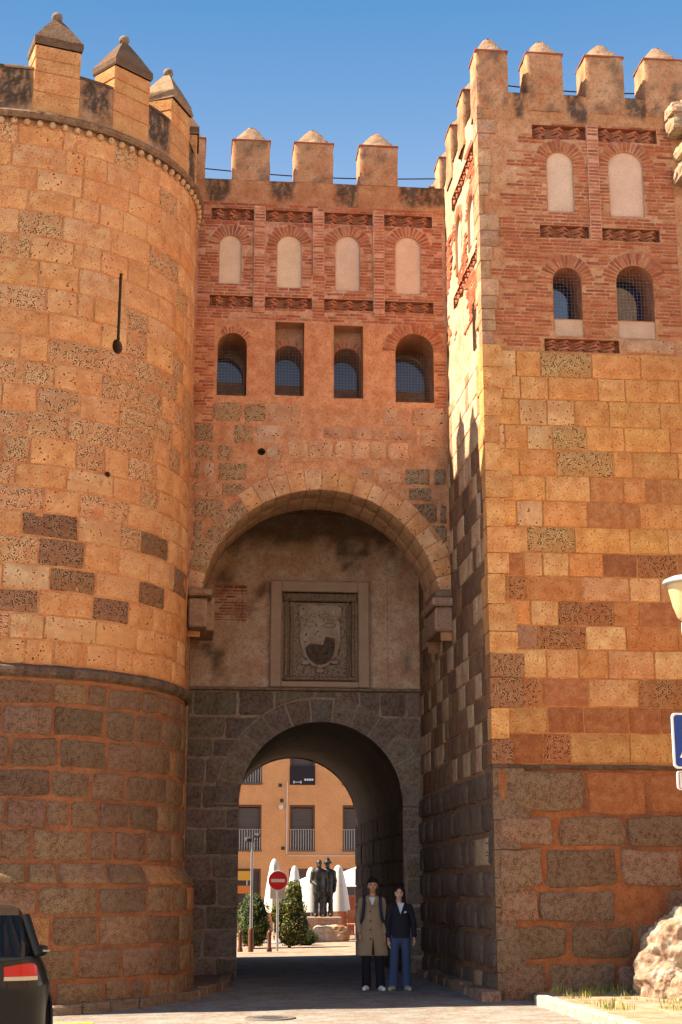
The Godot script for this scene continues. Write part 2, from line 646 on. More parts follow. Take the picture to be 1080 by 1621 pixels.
func _ready() -> void:
	# ---- camera, sky, sun, exposure
	cam = Camera3D.new()
	cam.name = "camera"
	cam.position = Vector3(0, 1.6, 0)
	cam.rotation_degrees = Vector3(14.0, -5.54, 0)
	cam.fov = 37.32
	cam.far = 2000
	add_child(cam)
	cam.current = true
	var sky := ProceduralSkyMaterial.new()
	sky.sky_top_color = Color(0.03, 0.20, 0.318)
	sky.sky_horizon_color = Color(0.86, 0.85, 0.84)
	sky.sky_curve = 0.12
	sky.ground_bottom_color = Color(0.42, 0.36, 0.30)
	sky.ground_horizon_color = Color(0.50, 0.47, 0.43)
	sky.sun_angle_max = 4.0
	var env := Environment.new()
	env.background_mode = Environment.BG_SKY
	env.sky = Sky.new()
	env.sky.sky_material = sky
	env.tonemap_mode = Environment.TONE_MAPPER_LINEAR
	env.tonemap_exposure = 7.0
	env.sdfgi_enabled = true
	env.ssao_enabled = true
	env.ssil_enabled = true
	var we := WorldEnvironment.new()
	we.name = "world"
	we.environment = env
	add_child(we)
	var sun := DirectionalLight3D.new()
	sun.name = "sun"
	sun.light_energy = 0.76
	sun.light_color = Color(1.0, 0.93, 0.82)
	sun.light_angular_distance = 0.5
	sun.shadow_enabled = true
	add_child(sun)
	var el := deg_to_rad(49.5)
	var az := deg_to_rad(-1.8)          # nearly in the plane of the fronts, a little behind them
	sun.look_at_from_position(Vector3.ZERO, -Vector3(-cos(el) * cos(az), sin(el), cos(el) * sin(az)))
	rng.seed = 7
	fn.noise_type = FastNoiseLite.TYPE_SIMPLEX
	fn.frequency = 0.02
	fn.fractal_octaves = 3
	fb.noise_type = FastNoiseLite.TYPE_SIMPLEX
	fb.frequency = 1.0
	fb.fractal_octaves = 2
	fb.seed = 21
	materials()
	ground()
	round_tower()
	town_gate()
	square_tower()
	details()
	added_houses()

func gy(x: float, _z: float) -> float:
	return -0.09 + 0.09 * clampf((x + 1.8) / 6.4, 0, 1)

func ground() -> void:
	var xs := [-500.0, -120.0, -40.0, -14.0]
	for i in 41:
		xs.append(-8.0 + i * 0.5)
	xs.append_array([16.0, 25.0, 50.0, 120.0, 500.0])
	var zs := [500.0, 120.0, 40.0, 15.0]
	for i in 111:
		zs.append(-i * 0.6)
	zs.append_array([-80.0, -120.0, -250.0, -700.0])
	var a := Acc.new()
	for z in zs:
		for x in xs:
			var near: float = 1.0 if x > -8 and x < 12 and z > -66 and z < 0 else 0.0
			var b := noise_at(Vector3(x, 0, z), 12.0)
			var c := mixc(Color(0.31, 0.285, 0.25), Color(0.255, 0.235, 0.21), clampf(b + 0.5, 0, 1))
			if z < -40.0 and z > -66:
				c = mixc(Color(0.40, 0.30, 0.22), Color(0.35, 0.27, 0.205), clampf(b + 0.5, 0, 1))
			var y: float = gy(x, z) + near * 0.012 * noise_at(Vector3(x, 0, z), 40.0)
			if z < -40.0:
				y += clampf((-z - 40.0) / 10.0, 0, 1) * 0.012 * clampf(x, 0, 10)
			a.vert(Vector3(x, y, z), Vector3.UP, c)
	var w := xs.size()
	for j in zs.size() - 1:
		for i in w - 1:
			var q := j * w + i
			a.ix.append_array(PackedInt32Array([q, q + w, q + w + 1, q, q + w + 1, q + 1]))
	setting("ground", a, "road")
	# pavement on the right with its kerb
	var p := Acc.new()
	var flat := plane(Vector3.ZERO, Vector3.RIGHT, Vector3.BACK)
	for i in 24:
		for j in 30:
			var q := []
			for k in [[0, 0], [0, 1], [1, 1], [1, 0]]:
				var x: float = 5.14 + (i + k[0]) * 0.3
				var z: float = -9.0 - (j + k[1]) * 0.5
				q.append(Vector3(x, gy(x, z) + 0.115 + 0.02 * noise_at(Vector3(x, 0, z), 30.0), z))
			var t := clampf(noise_at(q[0], 25.0) + 0.5, 0, 1)
			p.quad(q[0], q[1], q[2], q[3], mixc(Color(0.42, 0.31, 0.21), Color(0.34, 0.27, 0.20), t))
	setting("pavement", p, "paving")
	var kerb := Node3D.new()
	kerb.name = "kerb"
	kerb.set_meta("kind", "structure")
	add_child(kerb)
	for i in 14:
		var k := Acc.new()
		add_box(k, Vector3(5.06 + rr(-0.008, 0.008), 0.015 + rr(-0.004, 0.004), -22.05 + i * 0.9), Vector3(0.17, 0.25, 0.885), vary(Color(0.52, 0.46, 0.38), 0.08), Basis(), 0.018)
		build("kerb_stone", k, "granite", kerb)
	# slabs pressed into the pavement
	var slabs := Node3D.new()
	slabs.name = "paving_slabs"
	slabs.set_meta("kind", "structure")
	add_child(slabs)
	var zz := -23.2
	while zz < -19.0:
		var hh := rr(0.35, 0.6)
		var x := 5.2
		while x < 8.6:
			var ww := rr(0.4, 0.8)
			if rng.randf() < 0.8:
				var k := Acc.new()
				add_box(k, Vector3(x + ww / 2, 0.108, zz + hh / 2), Vector3(ww - 0.06, 0.03, hh - 0.05), vary(Color(0.43, 0.33, 0.23), 0.12), Basis(Vector3.UP, rr(-0.03, 0.03)), 0.01)
				build("paving_slab", k, "paving", slabs)
			x += ww
		zz += hh

# ---------------------------------------------------------------- round tower
func tower_stain(an: float, v: float, p: Vector3) -> float:
	# lichen on the parapet between the merlons
	var m := fposmod(an - 17.0 + 12.2, 24.4) - 12.2
	var k := clampf((absf(m) - 6.8) / 1.6 + noise_at(p, 50.0) * 1.2 + noise_at(p, 140.0) * 0.8, 0, 1)
	var mott := clampf(0.95 + noise_at(p * V(1, 0.35, 1), 420.0) * 1.1 + noise_at(p, 900.0) * 0.7, 0, 1)
	return k * mott * clampf((v - 13.85) / 0.25 + noise_at(p, 60.0) * 1.5, 0, 1)

func round_tower() -> void:
	var t := thing("round_tower", "round golden limestone tower with beaded cornice and pyramid merlons left of the gate", "tower")
	var o := Vector3(-3.41, 0, -25.83)
	var prof := [[-0.3, 3.49], [1.70, 3.46], [1.97, 3.29], [4.66, 3.27], [4.8, 3.25], [13.6, 3.25], [14.6, 3.22]]
	var s := {"k": 1, "o": o, "prof": prof, "r0": 3.25}
	var dg := 3.25 * PI / 180.0
	var bag := {}
	# arrow slit
	var su := 39.2 * dg
	var slit := PackedVector2Array([Vector2(su - 0.022, 10.18), Vector2(su + 0.03, 10.18), Vector2(su + 0.036, 11.36), Vector2(su - 0.016, 11.38)])
	var eye := PackedVector2Array()
	for i in 12:
		eye.append(Vector2(su - 0.005 + cos(TAU * i / 12) * 0.10, 10.10 + sin(TAU * i / 12) * 0.12))
	var slot: PackedVector2Array = Geometry2D.merge_polygons(slit, eye)[0]
	var pits := [slot]
	for q in [[27.6, 11.55, 0.035], [20.5, 11.50, 0.05], [12.5, 11.75, 0.045], [37.5, 7.95, 0.04], [8.5, 7.1, 0.035], [57.0, 9.4, 0.04]]:
		var ring := PackedVector2Array()
		for i in 9:
			ring.append(Vector2(q[0] * dg + cos(TAU * i / 9) * q[2] * rr(0.8, 1.2), q[1] + sin(TAU * i / 9) * q[2] * rr(0.8, 1.2)))
		pits.append(ring)
		var ph := Acc.new()
		reveal(ph, s, ring, 0.01, -0.18, Color(0.28, 0.16, 0.09))
		fill(ph, s, ring, -0.18, Color(0.2, 0.12, 0.07))
		build("putlog_hole", ph, "mortar", t)
	var a := Acc.new()
	var colr := func(u: float, v: float, p: Vector3) -> Color:
		var n := noise_at(p, 12.0)
		if v > 13.6:
			return mixc(mixc(Color(0.52, 0.30, 0.15), Color(0.42, 0.25, 0.14), clampf(n + 0.5, 0, 1)), Color(0.085, 0.062, 0.046), tower_stain(u / dg, v, p))
		if v > 4.7:
			return mixc(Color(0.64, 0.30, 0.13), Color(0.60, 0.30, 0.135), clampf(n + 0.5, 0, 1))
		return mixc(mixc(Color(0.36, 0.145, 0.062), Color(0.30, 0.13, 0.066), clampf(n + 0.5, 0, 1)), Color(0.20, 0.11, 0.065), clampf(noise_at(p + V(3, 0, 0), 40.0) * 2.2 - 0.1, 0, 1) * 0.8)
	sheet(a, s, -70 * dg, -0.3, 150 * dg, 13.6, pits, 0.12, colr, 0.02)
	sheet(a, s, -30 * dg, 13.6, 110 * dg, 14.6, [], 0.035, colr, 0.02)
	sheet(a, s, -70 * dg, 13.6, -30 * dg, 14.6, [], 0.2, colr, 0.02)
	sheet(a, s, 110 * dg, 13.6, 150 * dg, 14.6, [], 0.2, colr, 0.02)
	var blank := func(_u: float, _v: float, _p: Vector3) -> Color: return Color(0.5, 0.3, 0.16)
	sheet(a, s, 150 * dg, -0.3, 290 * dg, 14.6, [], 0.5, blank, 0.0)
	build("wall", a, "mortar", t)
	var r := Acc.new()
	reveal(r, s, slot, 0.0, -0.5, Color(0.2, 0.13, 0.08))
	build("arrow_slit", r, "mortar", t)
	# parapet top and walk
	var cap := Acc.new()
	add_lathe(cap, [[3.22, 14.6], [3.21, 14.66], [3.05, 14.72], [2.80, 14.70], [2.72, 14.6], [2.72, 13.4], [0.01, 13.4]], o, 72, Color(0.16, 0.10, 0.06))
	build("parapet_coping", cap, "rubble", t)
	# ashlar
	var pick := func(u: float, v: float, _w: float) -> Array:
		var pz := 0.10
		if v > 7.2 and v < 10.5: pz = 0.60
		elif v > 10.4 and v < 11.4: pz = 0.25
		elif v > 5.2 and v < 7.0: pz = 0.2
		if rng.randf() < pz:
			if v < 7.2 and rng.randf() < 0.6:
				return ["pitted", vary(Color(0.36, 0.19, 0.10), 0.15), 0.4]
			return ["pitted", vary(Color(0.67, 0.37, 0.18), 0.09), rr(0.1, 0.6)]
		var k := rng.randf()
		var c := Color(0.68, 0.365, 0.165)
		if k < 0.14: c = Color(0.66, 0.385, 0.19)
		elif k < 0.5: c = Color(0.70, 0.355, 0.145)
		elif k < 0.62: c = Color(0.68, 0.325, 0.13)
		if v < 6.2 and rng.randf() < 0.6: c = Color(0.64, 0.31, 0.125)
		if u / dg > 60 and rng.randf() < 0.5: c = mixc(c, Color(0.6, 0.27, 0.10), 0.6)
		if v < 7.4 and v > 6.0 and rng.randf() < 0.4: c = Color(0.64, 0.41, 0.21)
		var reg := clampf(fn.get_noise_2d(u * 22, v * 16 + 90) * 1.6 + 0.35, 0, 1)
		c = mixc(c, Color(0.67, 0.33, 0.14), reg * 0.65)
		return ["lime" if rng.randf() < 0.5 else "ashlar", vary(c, 0.045, 0.02), rr(0.4, 1.0)]
	lay(bag, "stone", s, -45 * dg, 4.86, 112 * dg, 13.62, Vector2(0.36, 0.45), Vector2(0.42, 0.92), {"joint": 0.022, "jit": 0.011, "rnd": 0.016, "proud": 0.009, "bevel": 0.012, "bulge": 0.0, "tilt": 0.01, "run": true}, pick, pits)
	# granite below
	var pickg := func(_u: float, v: float, _w: float) -> Array:
		var c := GRAN if rng.randf() < 0.6 else Color(0.225, 0.135, 0.08)
		if v < 1.9: c = mixc(c, Color(0.26, 0.165, 0.10), 0.5)
		if rng.randf() < 0.15: c = Color(0.34, 0.17, 0.08)
		return ["granite", vary(c, 0.18, 0.05), rr(0.5, 1.2)]
	var gq := {"joint": 0.036, "jit": 0.018, "hv": 0.006, "rnd": 0.045, "proud": 0.022, "bevel": 0.028, "bulge": 0.012, "tilt": 0.015, "run": true}
	lay(bag, "stone", s, -45 * dg, 2.0, 112 * dg, 4.62, Vector2(0.40, 0.48), Vector2(0.5, 0.95), gq, pickg)
	lay(bag, "stone", s, -45 * dg, -0.15, 112 * dg, 1.66, Vector2(0.42, 0.50), Vector2(0.5, 0.95), gq, pickg)
	var gq2 := gq.duplicate()
	gq2.joint = 0.035
	lay(bag, "stone", s, -45 * dg, 1.665, 112 * dg, 2.0, Vector2(0.335, 0.335), Vector2(0.7, 1.1), gq2, pickg)
	flush(bag, t)
	# string courses
	var st := Acc.new()
	for i in 150:
		var a0 := deg_to_rad(-60 + i * 1.2)
		_moulding(st, o, a0, deg_to_rad(-60 + i * 1.2 + 1.2), [[3.24, 4.68], [3.30, 4.66], [3.355, 4.70], [3.38, 4.75], [3.365, 4.80], [3.32, 4.83], [3.24, 4.86]], mixc(Color(0.10, 0.07, 0.055), Color(0.17, 0.11, 0.075), clampf(fb.get_noise_1d(i * 0.2) + 0.5, 0, 1)), 0.008)
	build("string_course", st, "granite", t)
	var co := Acc.new()
	for i in 150:
		_moulding(co, o, deg_to_rad(-60 + i * 1.2), deg_to_rad(-60 + i * 1.2 + 1.2), [[3.24, 13.69], [3.33, 13.68], [3.375, 13.72], [3.38, 13.76], [3.35, 13.80], [3.22, 13.83]], vary(Color(0.25, 0.15, 0.09), 0.1), 0.004)
	build("cornice", co, "granite", t)
	var bm := Acc.new()
	add_ball(bm, Vector3.ZERO, Vector3(0.058, 0.06, 0.058), Color(0.56, 0.36, 0.19), 8, 6)
	var first: MeshInstance3D = null
	for i in 46:
		var an := deg_to_rad(-30 + i * 3.55)
		var b: MeshInstance3D
		if first == null:
			first = build("bead", bm, "lime", t)
			b = first
		else:
			b = first.duplicate()
			b.name = "bead"
			t.add_child(b, true)
		b.position = o + Vector3(sin(an) * 3.29, 13.615 + rr(-0.006, 0.006), cos(an) * 3.29)
		b.rotation.y = rr(0, 6)
	# merlons
	for i in 7:
		var deg := 17.0 + (i - 2) * 24.4 - (7.0 if i < 2 else 0.0)
		var an := deg_to_rad(deg)
		var bs := Basis(Vector3.UP, an)
		var c := o + Vector3(sin(an), 0, cos(an)) * 2.95
		var m := Acc.new()
		for k in 4:
			var h0: float = [13.84, 14.22, 14.58, 14.82][k]
			var h1: float = [14.22, 14.58, 14.82, 15.06][k]
			add_box(m, c + Vector3(0, (h0 + h1) / 2, 0), Vector3(0.76 + rr(-0.012, 0.012), h1 - h0 - 0.006, 0.56), vary(Color(0.62, 0.32, 0.13), 0.09), bs, 0.014)
		var mo := build("merlon", m, "ashlar", t)
		var pc := Acc.new()
		var worn: float = 0.05 if i == 4 else 0.0
		var ring := []
		for lv in [[0.39, 15.06], [0.405, 15.10], [0.405, 15.20], [0.37, 15.25], [0.22, 15.49], [0.075, 15.70], [0.05, 15.72]]:
			var sq := []
			for k in 4:
				sq.append(c + Vector3(0, lv[1], 0) + bs * (Vector3([-1, 1, 1, -1][k] * lv[0], 0, [1, 1, -1, -1][k] * lv[0] * 0.78) * (1.0 + rr(-worn, worn))))
			ring.append(sq)
		for l in ring.size() - 1:
			for k in 4:
				var j: int = (k + 1) % 4
				pc.quad(ring[l][k], ring[l + 1][k], ring[l + 1][j], ring[l][j], vary(Color(0.19, 0.12, 0.075) if i != 4 else Color(0.36, 0.25, 0.16), 0.2))
		build("cap", pc, "rubble", mo)
		var bl := Acc.new()
		add_ball(bl, c + Vector3(0, 15.785, 0), Vector3(0.092, 0.09, 0.092), Color(0.24, 0.18, 0.13), 14, 10)
		build("finial", bl, "granite", mo)

func _moulding(a: Acc, o: Vector3, a0: float, a1: float, prof: Array, col: Color, wob: float) -> void:
	var k0 := 1.0 + wob * fb.get_noise_1d(a0 * 7.0)
	var k1 := 1.0 + wob * fb.get_noise_1d(a1 * 7.0)
	for j in prof.size() - 1:
		var ids := []
		for e in [[a0, j, k0], [a0, j + 1, k0], [a1, j + 1, k1], [a1, j, k1]]:
			var r: float = prof[e[1]][0]
			r = 3.24 + (r - 3.24) * (1 + (e[2] - 1) * 12) if wob > 0 else r
			var t := Vector2(prof[j + 1][0] - prof[j][0], prof[j + 1][1] - prof[j][1]).normalized()
			ids.append(a.vert(o + Vector3(sin(e[0]) * r, prof[e[1]][1] + (e[2] - 1) * 0.7, cos(e[0]) * r), Vector3(sin(e[0]) * t.y, -t.x, cos(e[0]) * t.y), col))
		a.ix.append_array(PackedInt32Array([ids[0], ids[1], ids[2], ids[0], ids[2], ids[3]]))

# ---------------------------------------------------------------- brickwork
func brick_pick(_u: float, _v: float, _w: float) -> Array:
	var k := rng.randf()
	var c := BRICK
	if k < 0.25: c = Color(0.52, 0.20, 0.105)
	elif k < 0.4: c = Color(0.37, 0.125, 0.075)
	elif k < 0.5: c = Color(0.54, 0.25, 0.14)
	return ["brick", vary(c, 0.12, 0.05), rr(0.5, 1.3)]

func bricks(bag: Dictionary, s: Dictionary, u0: float, v0: float, u1: float, v1: float, holes := [], skip := 0.04) -> void:
	lay(bag, "brick", s, u0, v0, u1, v1, Vector2(0.060, 0.066), Vector2(0.21, 0.34), {"joint": 0.025, "jit": 0.004, "rnd": 0.0, "proud": 0.008, "bevel": 0.005, "bulge": 0.0, "run": true, "skip": skip}, brick_pick, holes)

func brick_ring(bag: Dictionary, s: Dictionary, c: Vector2, r: float, depth: float, count: int, a0 := 0.0, a1 := PI, holes := []) -> void:
	voussoirs(bag, "brick", s, c, r + 0.012, r + depth, a0, a1, count, {"joint": 0.036, "jit": 0.003, "proud": 0.008, "bevel": 0.004, "bulge": 0.0, "uneven": 0.025}, brick_pick, holes)

func ring_hole(c: Vector2, r: float, v0: float) -> PackedVector2Array:
	return arch(c.x - r, c.x + r, v0, c.y + r, 16)

# a band of bricks set cornerwise in a groove
func frieze(bag: Dictionary, parent: Node, s: Dictionary, u0: float, u1: float, v0: float, v1: float, holes: Array, tooth := 0.255) -> void:
	var h := rect(u0, v0, u1, v1)
	holes.append(h)
	var back := Acc.new()
	fill(back, s, h, -0.13, Color(0.30, 0.14, 0.085))
	reveal(back, s, h, 0.0, -0.13, Color(0.34, 0.13, 0.075))
	build("frieze_groove", back, "mortar", parent)
	var count := maxi(1, floori((u1 - u0) / tooth))
	var layers := 4
	for i in count:
		var cu := lerpf(u0, u1, (i + 0.5) / count) + rr(-0.012, 0.012)
		for l in layers:
			var b := lerpf(v0, v1, float(l) / layers) + 0.004
			var e := lerpf(v0, v1, float(l + 1) / layers) - 0.012
			var sh := (0.022 if l % 2 else -0.022) + rr(-0.006, 0.006)
			var hw := tooth * 0.43
			var a := Acc.new()
			var col := vary(Color(0.52, 0.21, 0.115), 0.15)
			var lo := []
			var hi := []
			for q in [[-hw, -0.13], [sh, -0.012 + rr(-0.01, 0.01)], [hw, -0.13]]:
				lo.append(sp(s, cu + q[0], b, q[1]))
				hi.append(sp(s, cu + q[0], e, q[1]))
			a.quad(lo[0], hi[0], hi[1], lo[1], col)
			a.quad(lo[1], hi[1], hi[2], lo[2], col)
			a.tri(hi[0], hi[2], hi[1], col)
			a.tri(lo[0], lo[1], lo[2], col)
			piece(bag, "frieze_brick", a, "brick")

func niche(bag: Dictionary, parent: Node, s: Dictionary, u0: float, u1: float, v0: float, top: float, holes: Array, skips: Array, ring := 0.2) -> void:
	var h := arch(u0, u1, v0, top)
	holes.append(h)
	var plast := Acc.new()
	fill(plast, s, h, -0.05, vary(Color(0.70, 0.49, 0.35), 0.04))
	reveal(plast, s, h, 0.0, -0.05, Color(0.5, 0.31, 0.2))
	build("niche_panel", plast, "smooth_plaster", parent)
	var r := (u1 - u0) / 2
	var c := Vector2((u0 + u1) / 2, top - r)
	skips.append(arch(u0 - 0.012, u1 + 0.012, v0 - 0.01, top + 0.012))
	var rh := PackedVector2Array()
	for i in 17:
		rh.append(c + Vector2(cos(PI * i / 16), sin(PI * i / 16)) * (r + ring + 0.02))
	skips.append(rh)
	brick_ring(bag, s, c, r, ring, 15 if r < 0.28 else 17)

func wire_mesh(parent: Node, s: Dictionary, u0: float, v0: float, u1: float, v1: float, d: float) -> void:
	var a := Acc.new()
	var t := 0.0009
	var step := 0.06
	for i in int((u1 - u0) / step):
		var u := u0 + (i + 0.5) * step
		a.quad(sp(s, u - t, v0, d), sp(s, u - t, v1, d), sp(s, u + t, v1, d), sp(s, u + t, v0, d), Color(0.3, 0.27, 0.25))
		a.quad(sp(s, u - t, v0, d), sp(s, u - t, v0, d - 2 * t), sp(s, u - t, v1, d - 2 * t), sp(s, u - t, v1, d), Color(0.3, 0.27, 0.25))
	for i in int((v1 - v0) / step):
		var v := v0 + (i + 0.5) * step
		a.quad(sp(s, u0, v - t, d), sp(s, u0, v + t, d), sp(s, u1, v + t, d), sp(s, u1, v - t, d), Color(0.3, 0.27, 0.25))
		a.quad(sp(s, u0, v - t, d), sp(s, u1, v - t, d), sp(s, u1, v - t, d - 2 * t), sp(s, u0, v - t, d - 2 * t), Color(0.3, 0.27, 0.25))
	build("wire_mesh", a, "plain", parent)

# plastered merlon with a brick drip and a rubble pyramid
func plaster_merlon(parent: Node, ctr: Vector3, w: float, dp: float, v0: float, v1: float, tip: float, sd: int, turn := 0.0) -> void:
	var b := Basis(Vector3.UP, turn)
	var a := Acc.new()
	var nx := 8
	var ny := 12
	# four faces as little grids with relief
	for f in 4:
		var fb2 := b * Basis(Vector3.UP, f * PI / 2)
		var hw := (w if f % 2 == 0 else dp) / 2
		var hd := (dp if f % 2 == 0 else w) / 2
		var base := a.v.size()
		for j in ny + 1:
			for i in nx + 1:
				var x := lerpf(-hw, hw, float(i) / nx)
				var y := lerpf(v0, v1, float(j) / ny)
				var p := ctr + Vector3(0, y, 0) + fb2 * Vector3(x, 0, hd)
				var nn := fb2 * Vector3(0, 0, 1)
				var rel := 0.02 * fn.get_noise_3d(p.x * 90 + sd, p.y * 90, p.z * 90)
				# worn, uneven arrises
				var edge := 0.02 * maxf(0.0, fn.get_noise_3d(p.x * 200, p.y * 160 + sd, p.z * 200) + 0.2) if i == 0 or i == nx else 0.0
				p += nn * (rel * (1.0 if i > 0 and i < nx else 0.0) - edge)
				p -= fb2 * Vector3(signf(x) * edge, 0, 0)
				var st := clampf(noise_at(p + Vector3(sd, 0, 0), 55.0) * 2.2 + noise_at(p, 150.0) * 1.2 - 0.25, 0, 1)
				a.vert(p, (nn + fb2 * Vector3(signf(x) * 0.5, 0, 0) * (1.0 if i == 0 or i == nx else 0.0)).normalized(), mixc(mixc(Color(0.57, 0.33, 0.18), Color(0.52, 0.27, 0.14), clampf(noise_at(p, 20.0) + 0.5, 0, 1)), Color(0.16, 0.115, 0.08), st * 0.75))
		for j in ny:
			for i in nx:
				var q := base + j * (nx + 1) + i
				a.ix.append_array(PackedInt32Array([q, q + nx + 1, q + nx + 2, q, q + nx + 2, q + 1]))
	var m := build("merlon", a, "plaster", parent)
	var d := Acc.new()
	add_box(d, ctr + Vector3(0, v1 + 0.018, 0), Vector3(w + 0.035, 0.04, dp + 0.035), Color(0.35, 0.13, 0.075), b, 0.008)
	build("brick_drip", d, "brick", m)
	# rubble cap: a lumpy dome between pyramid and cone
	var c := Acc.new()
	var rings := 7
	var seg := 20
	var base2 := c.v.size()
	for j in rings + 1:
		var t := float(j) / rings
		for i in seg + 1:
			var an := TAU * i / seg
			var dir := Vector2(cos(an), sin(an))
			var sq := 1.0 / maxf(absf(dir.x), absf(dir.y))
			var rad := lerpf(sq, 1.0, minf(t * 1.6, 1.0)) * pow(1.0 - t, 0.6)
			var p := Vector3(dir.x * rad * w * 0.48, 0, dir.y * rad * dp * 0.48)
			var wob := 1.0 + 0.16 * fn.get_noise_3d(cos(an) * 90 + sd * 7, t * 160, sin(an) * 90) * (1.0 if j > 0 else 0.3)
			p *= wob
			p.y = (tip - v1 - 0.04) * t * (1.0 + 0.1 * fn.get_noise_2d(an * 50, sd * 9.0))
			var q := ctr + Vector3(0, v1 + 0.036, 0) + b * p
			c.vert(q, (b * Vector3(dir.x * 0.8, 0.75, dir.y * 0.8)).normalized(), vary(Color(0.30, 0.21, 0.14), 0.3))
	for j in rings:
		for i in seg:
			var q := base2 + j * (seg + 1) + i
			c.ix.append_array(PackedInt32Array([q, q + 1, q + seg + 1, q + 1, q + seg + 2, q + seg + 1]))
	build("cap", c, "rubble", m)

# ---------------------------------------------------------------- the gate between the towers
func town_gate() -> void:
	var t := thing("town_gate", "recessed brick and stone gate wall with two stacked arches between the towers", "gate")
	var bag := {}
	var A := plane(Vector3(0, 0, -27.0), Vector3.RIGHT, Vector3.BACK)
	var holes := []
	var skips := []
	var big := arch(0.08, 4.44, 5.0, 8.78, 36)
	holes.append(big)
	var put := PackedVector2Array()
	for i in 9:
		put.append(Vector2(1.14 + cos(TAU * i / 9) * 0.075, 9.48 + sin(TAU * i / 9) * 0.07))
	holes.append(put)
	var ph := Acc.new()
	reveal(ph, A, put, 0.01, -0.25, Color(0.28, 0.16, 0.09))
	fill(ph, A, put, -0.25, Color(0.2, 0.12, 0.07))
	build("putlog_hole", ph, "mortar", t)
	# friezes between the pilasters
	var bays := [[0.12, 0.93], [1.17, 2.06], [2.30, 3.23], [3.46, 4.40]]
	for b in bays:
		frieze(bag, t, A, b[0], b[1], 14.10, 14.34, holes)
		frieze(bag, t, A, b[0], b[1], 12.33, 12.55, holes)
	for nn in [[0.29, 0.71, 12.79, 13.79], [1.39, 1.86, 12.75, 13.83], [2.51, 2.98, 12.73, 13.87], [3.67, 4.17, 12.71, 13.90]]:
		niche(bag, t, A, nn[0], nn[1], nn[2], nn[3], holes, skips, 0.21)
	# windows: [front outline, rear outline]
	var w1 := arch(0.29, 0.84, 10.56, 11.80, 14)
	var w4 := arch(3.66, 4.39, 10.53, 11.90, 16)
	var w2 := rect(1.375, 10.59, 1.92, 12.05)
	var w3 := rect(2.485, 10.57, 3.04, 12.02)
	var fronts := [w1, w2, w3, w4]
	var i2 := arch(1.375, 1.92, 10.59, 11.72, 14)
	var i3 := arch(2.485, 3.04, 10.57, 11.70, 14)
	var rears := [arch(0.02, 0.80, 11.22, 11.74), arch(1.28, 1.95, 11.19, 11.93), arch(2.43, 3.12, 11.14, 11.94), arch(3.55, 4.43, 11.15, 11.86)]
	for w in fronts:
		holes.append(w)
	var a := Acc.new()
	var mer := [[-0.72, -0.03], [0.50, 1.23], [1.71, 2.47], [2.99, 3.74]]
	var colr := func(u: float, v: float, p: Vector3) -> Color:
		var n := clampf(noise_at(p, 14.0) + 0.5, 0, 1)
		if v > 14.36:
			var st := 1.0
			for m in mer:
				st = minf(st, clampf((absf(u - (m[0] + m[1]) / 2) - 0.385) / 0.07 + noise_at(p, 60.0) * 1.4, 0, 1))
			st *= clampf((v - 14.48) / 0.12 + noise_at(p, 70.0) * 1.6, 0, 1) * clampf(0.95 + noise_at(p * V(1, 0.4, 1), 420.0) * 1.1 + noise_at(p, 900.0) * 0.7, 0, 1)
			return mixc(mixc(Color(0.57, 0.30, 0.15), Color(0.50, 0.24, 0.12), n), Color(0.10, 0.075, 0.055), st * 0.95)
		if v > 12.05:
			return mixc(BRICKM, Color(0.58, 0.31, 0.19), n)
		if v > 10.4:
			return mixc(Color(0.70, 0.35, 0.18), Color(0.63, 0.285, 0.14), n)
		var c := mixc(Color(0.67, 0.33, 0.17), Color(0.57, 0.29, 0.15), n)
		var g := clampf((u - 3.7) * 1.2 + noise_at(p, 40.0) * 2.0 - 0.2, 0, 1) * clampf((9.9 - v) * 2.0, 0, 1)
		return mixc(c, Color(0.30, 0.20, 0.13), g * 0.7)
	sheet(a, A, -0.6, 6.0, 4.66, 14.40, holes, 0.11, colr, 0.014)
	sheet(a, A, -0.6, 14.40, 4.66, 14.95, [], 0.035, colr, 0.014)
	for h in [w1, w4]:
		reveal(a, A, h, 0.0, -1.2, Color(0.40, 0.205, 0.11), true, 4)
	# the two tall windows: a square recess, then an arch
	for k in 2:
		var w: PackedVector2Array = [w2, w3][k]
		var q: PackedVector2Array = [i2, i3][k]
		reveal(a, A, w, 0.0, -0.36, Color(0.46, 0.25, 0.14), true, 2)
		for p in Geometry2D.clip_polygons(w, q):
			fill(a, A, p, -0.36, Color(0.46, 0.245, 0.135))
		reveal(a, A, q, -0.36, -1.2, Color(0.40, 0.205, 0.11), true, 3)
		var r := (q[1].x - q[0].x) / 2
		brick_ring(bag, plane(Vector3(0, 0, -27.36), Vector3.RIGHT, Vector3.BACK), Vector2(q[0].x + r, 11.71 - r), r - 0.012, 0.13, 13)
	build("wall", a, "mortar", t)
	# rear leaf of the wall with its own openings
	var rl := Acc.new()
	var grey := func(_u: float, _v: float, _p: Vector3) -> Color: return Color(0.36, 0.21, 0.13)
	sheet(rl, plane(Vector3(0, 0, -28.2), Vector3.RIGHT, Vector3.BACK), -0.6, 10.2, 4.66, 12.4, rears, 0.4, grey, 0.0)
	for w in rears:
		reveal(rl, A, w, -1.2, -1.5, Color(0.36, 0.21, 0.13))
	var BK := plane(Vector3(0, 0, -28.5), Vector3.LEFT, Vector3.FORWARD)
	var mirrored := []
	for w in rears:
		var m := PackedVector2Array()
		for q in w:
			m.append(Vector2(-q.x, q.y))
		mirrored.append(m)
	sheet(rl, BK, -4.66, 9.0, 0.6, 14.95, mirrored, 0.5, grey, 0.0)
	rl.quad(Vector3(-0.6, 14.95, -27), Vector3(-0.6, 14.95, -28.5), Vector3(4.66, 14.95, -28.5), Vector3(4.66, 14.95, -27), Color(0.3, 0.2, 0.13))
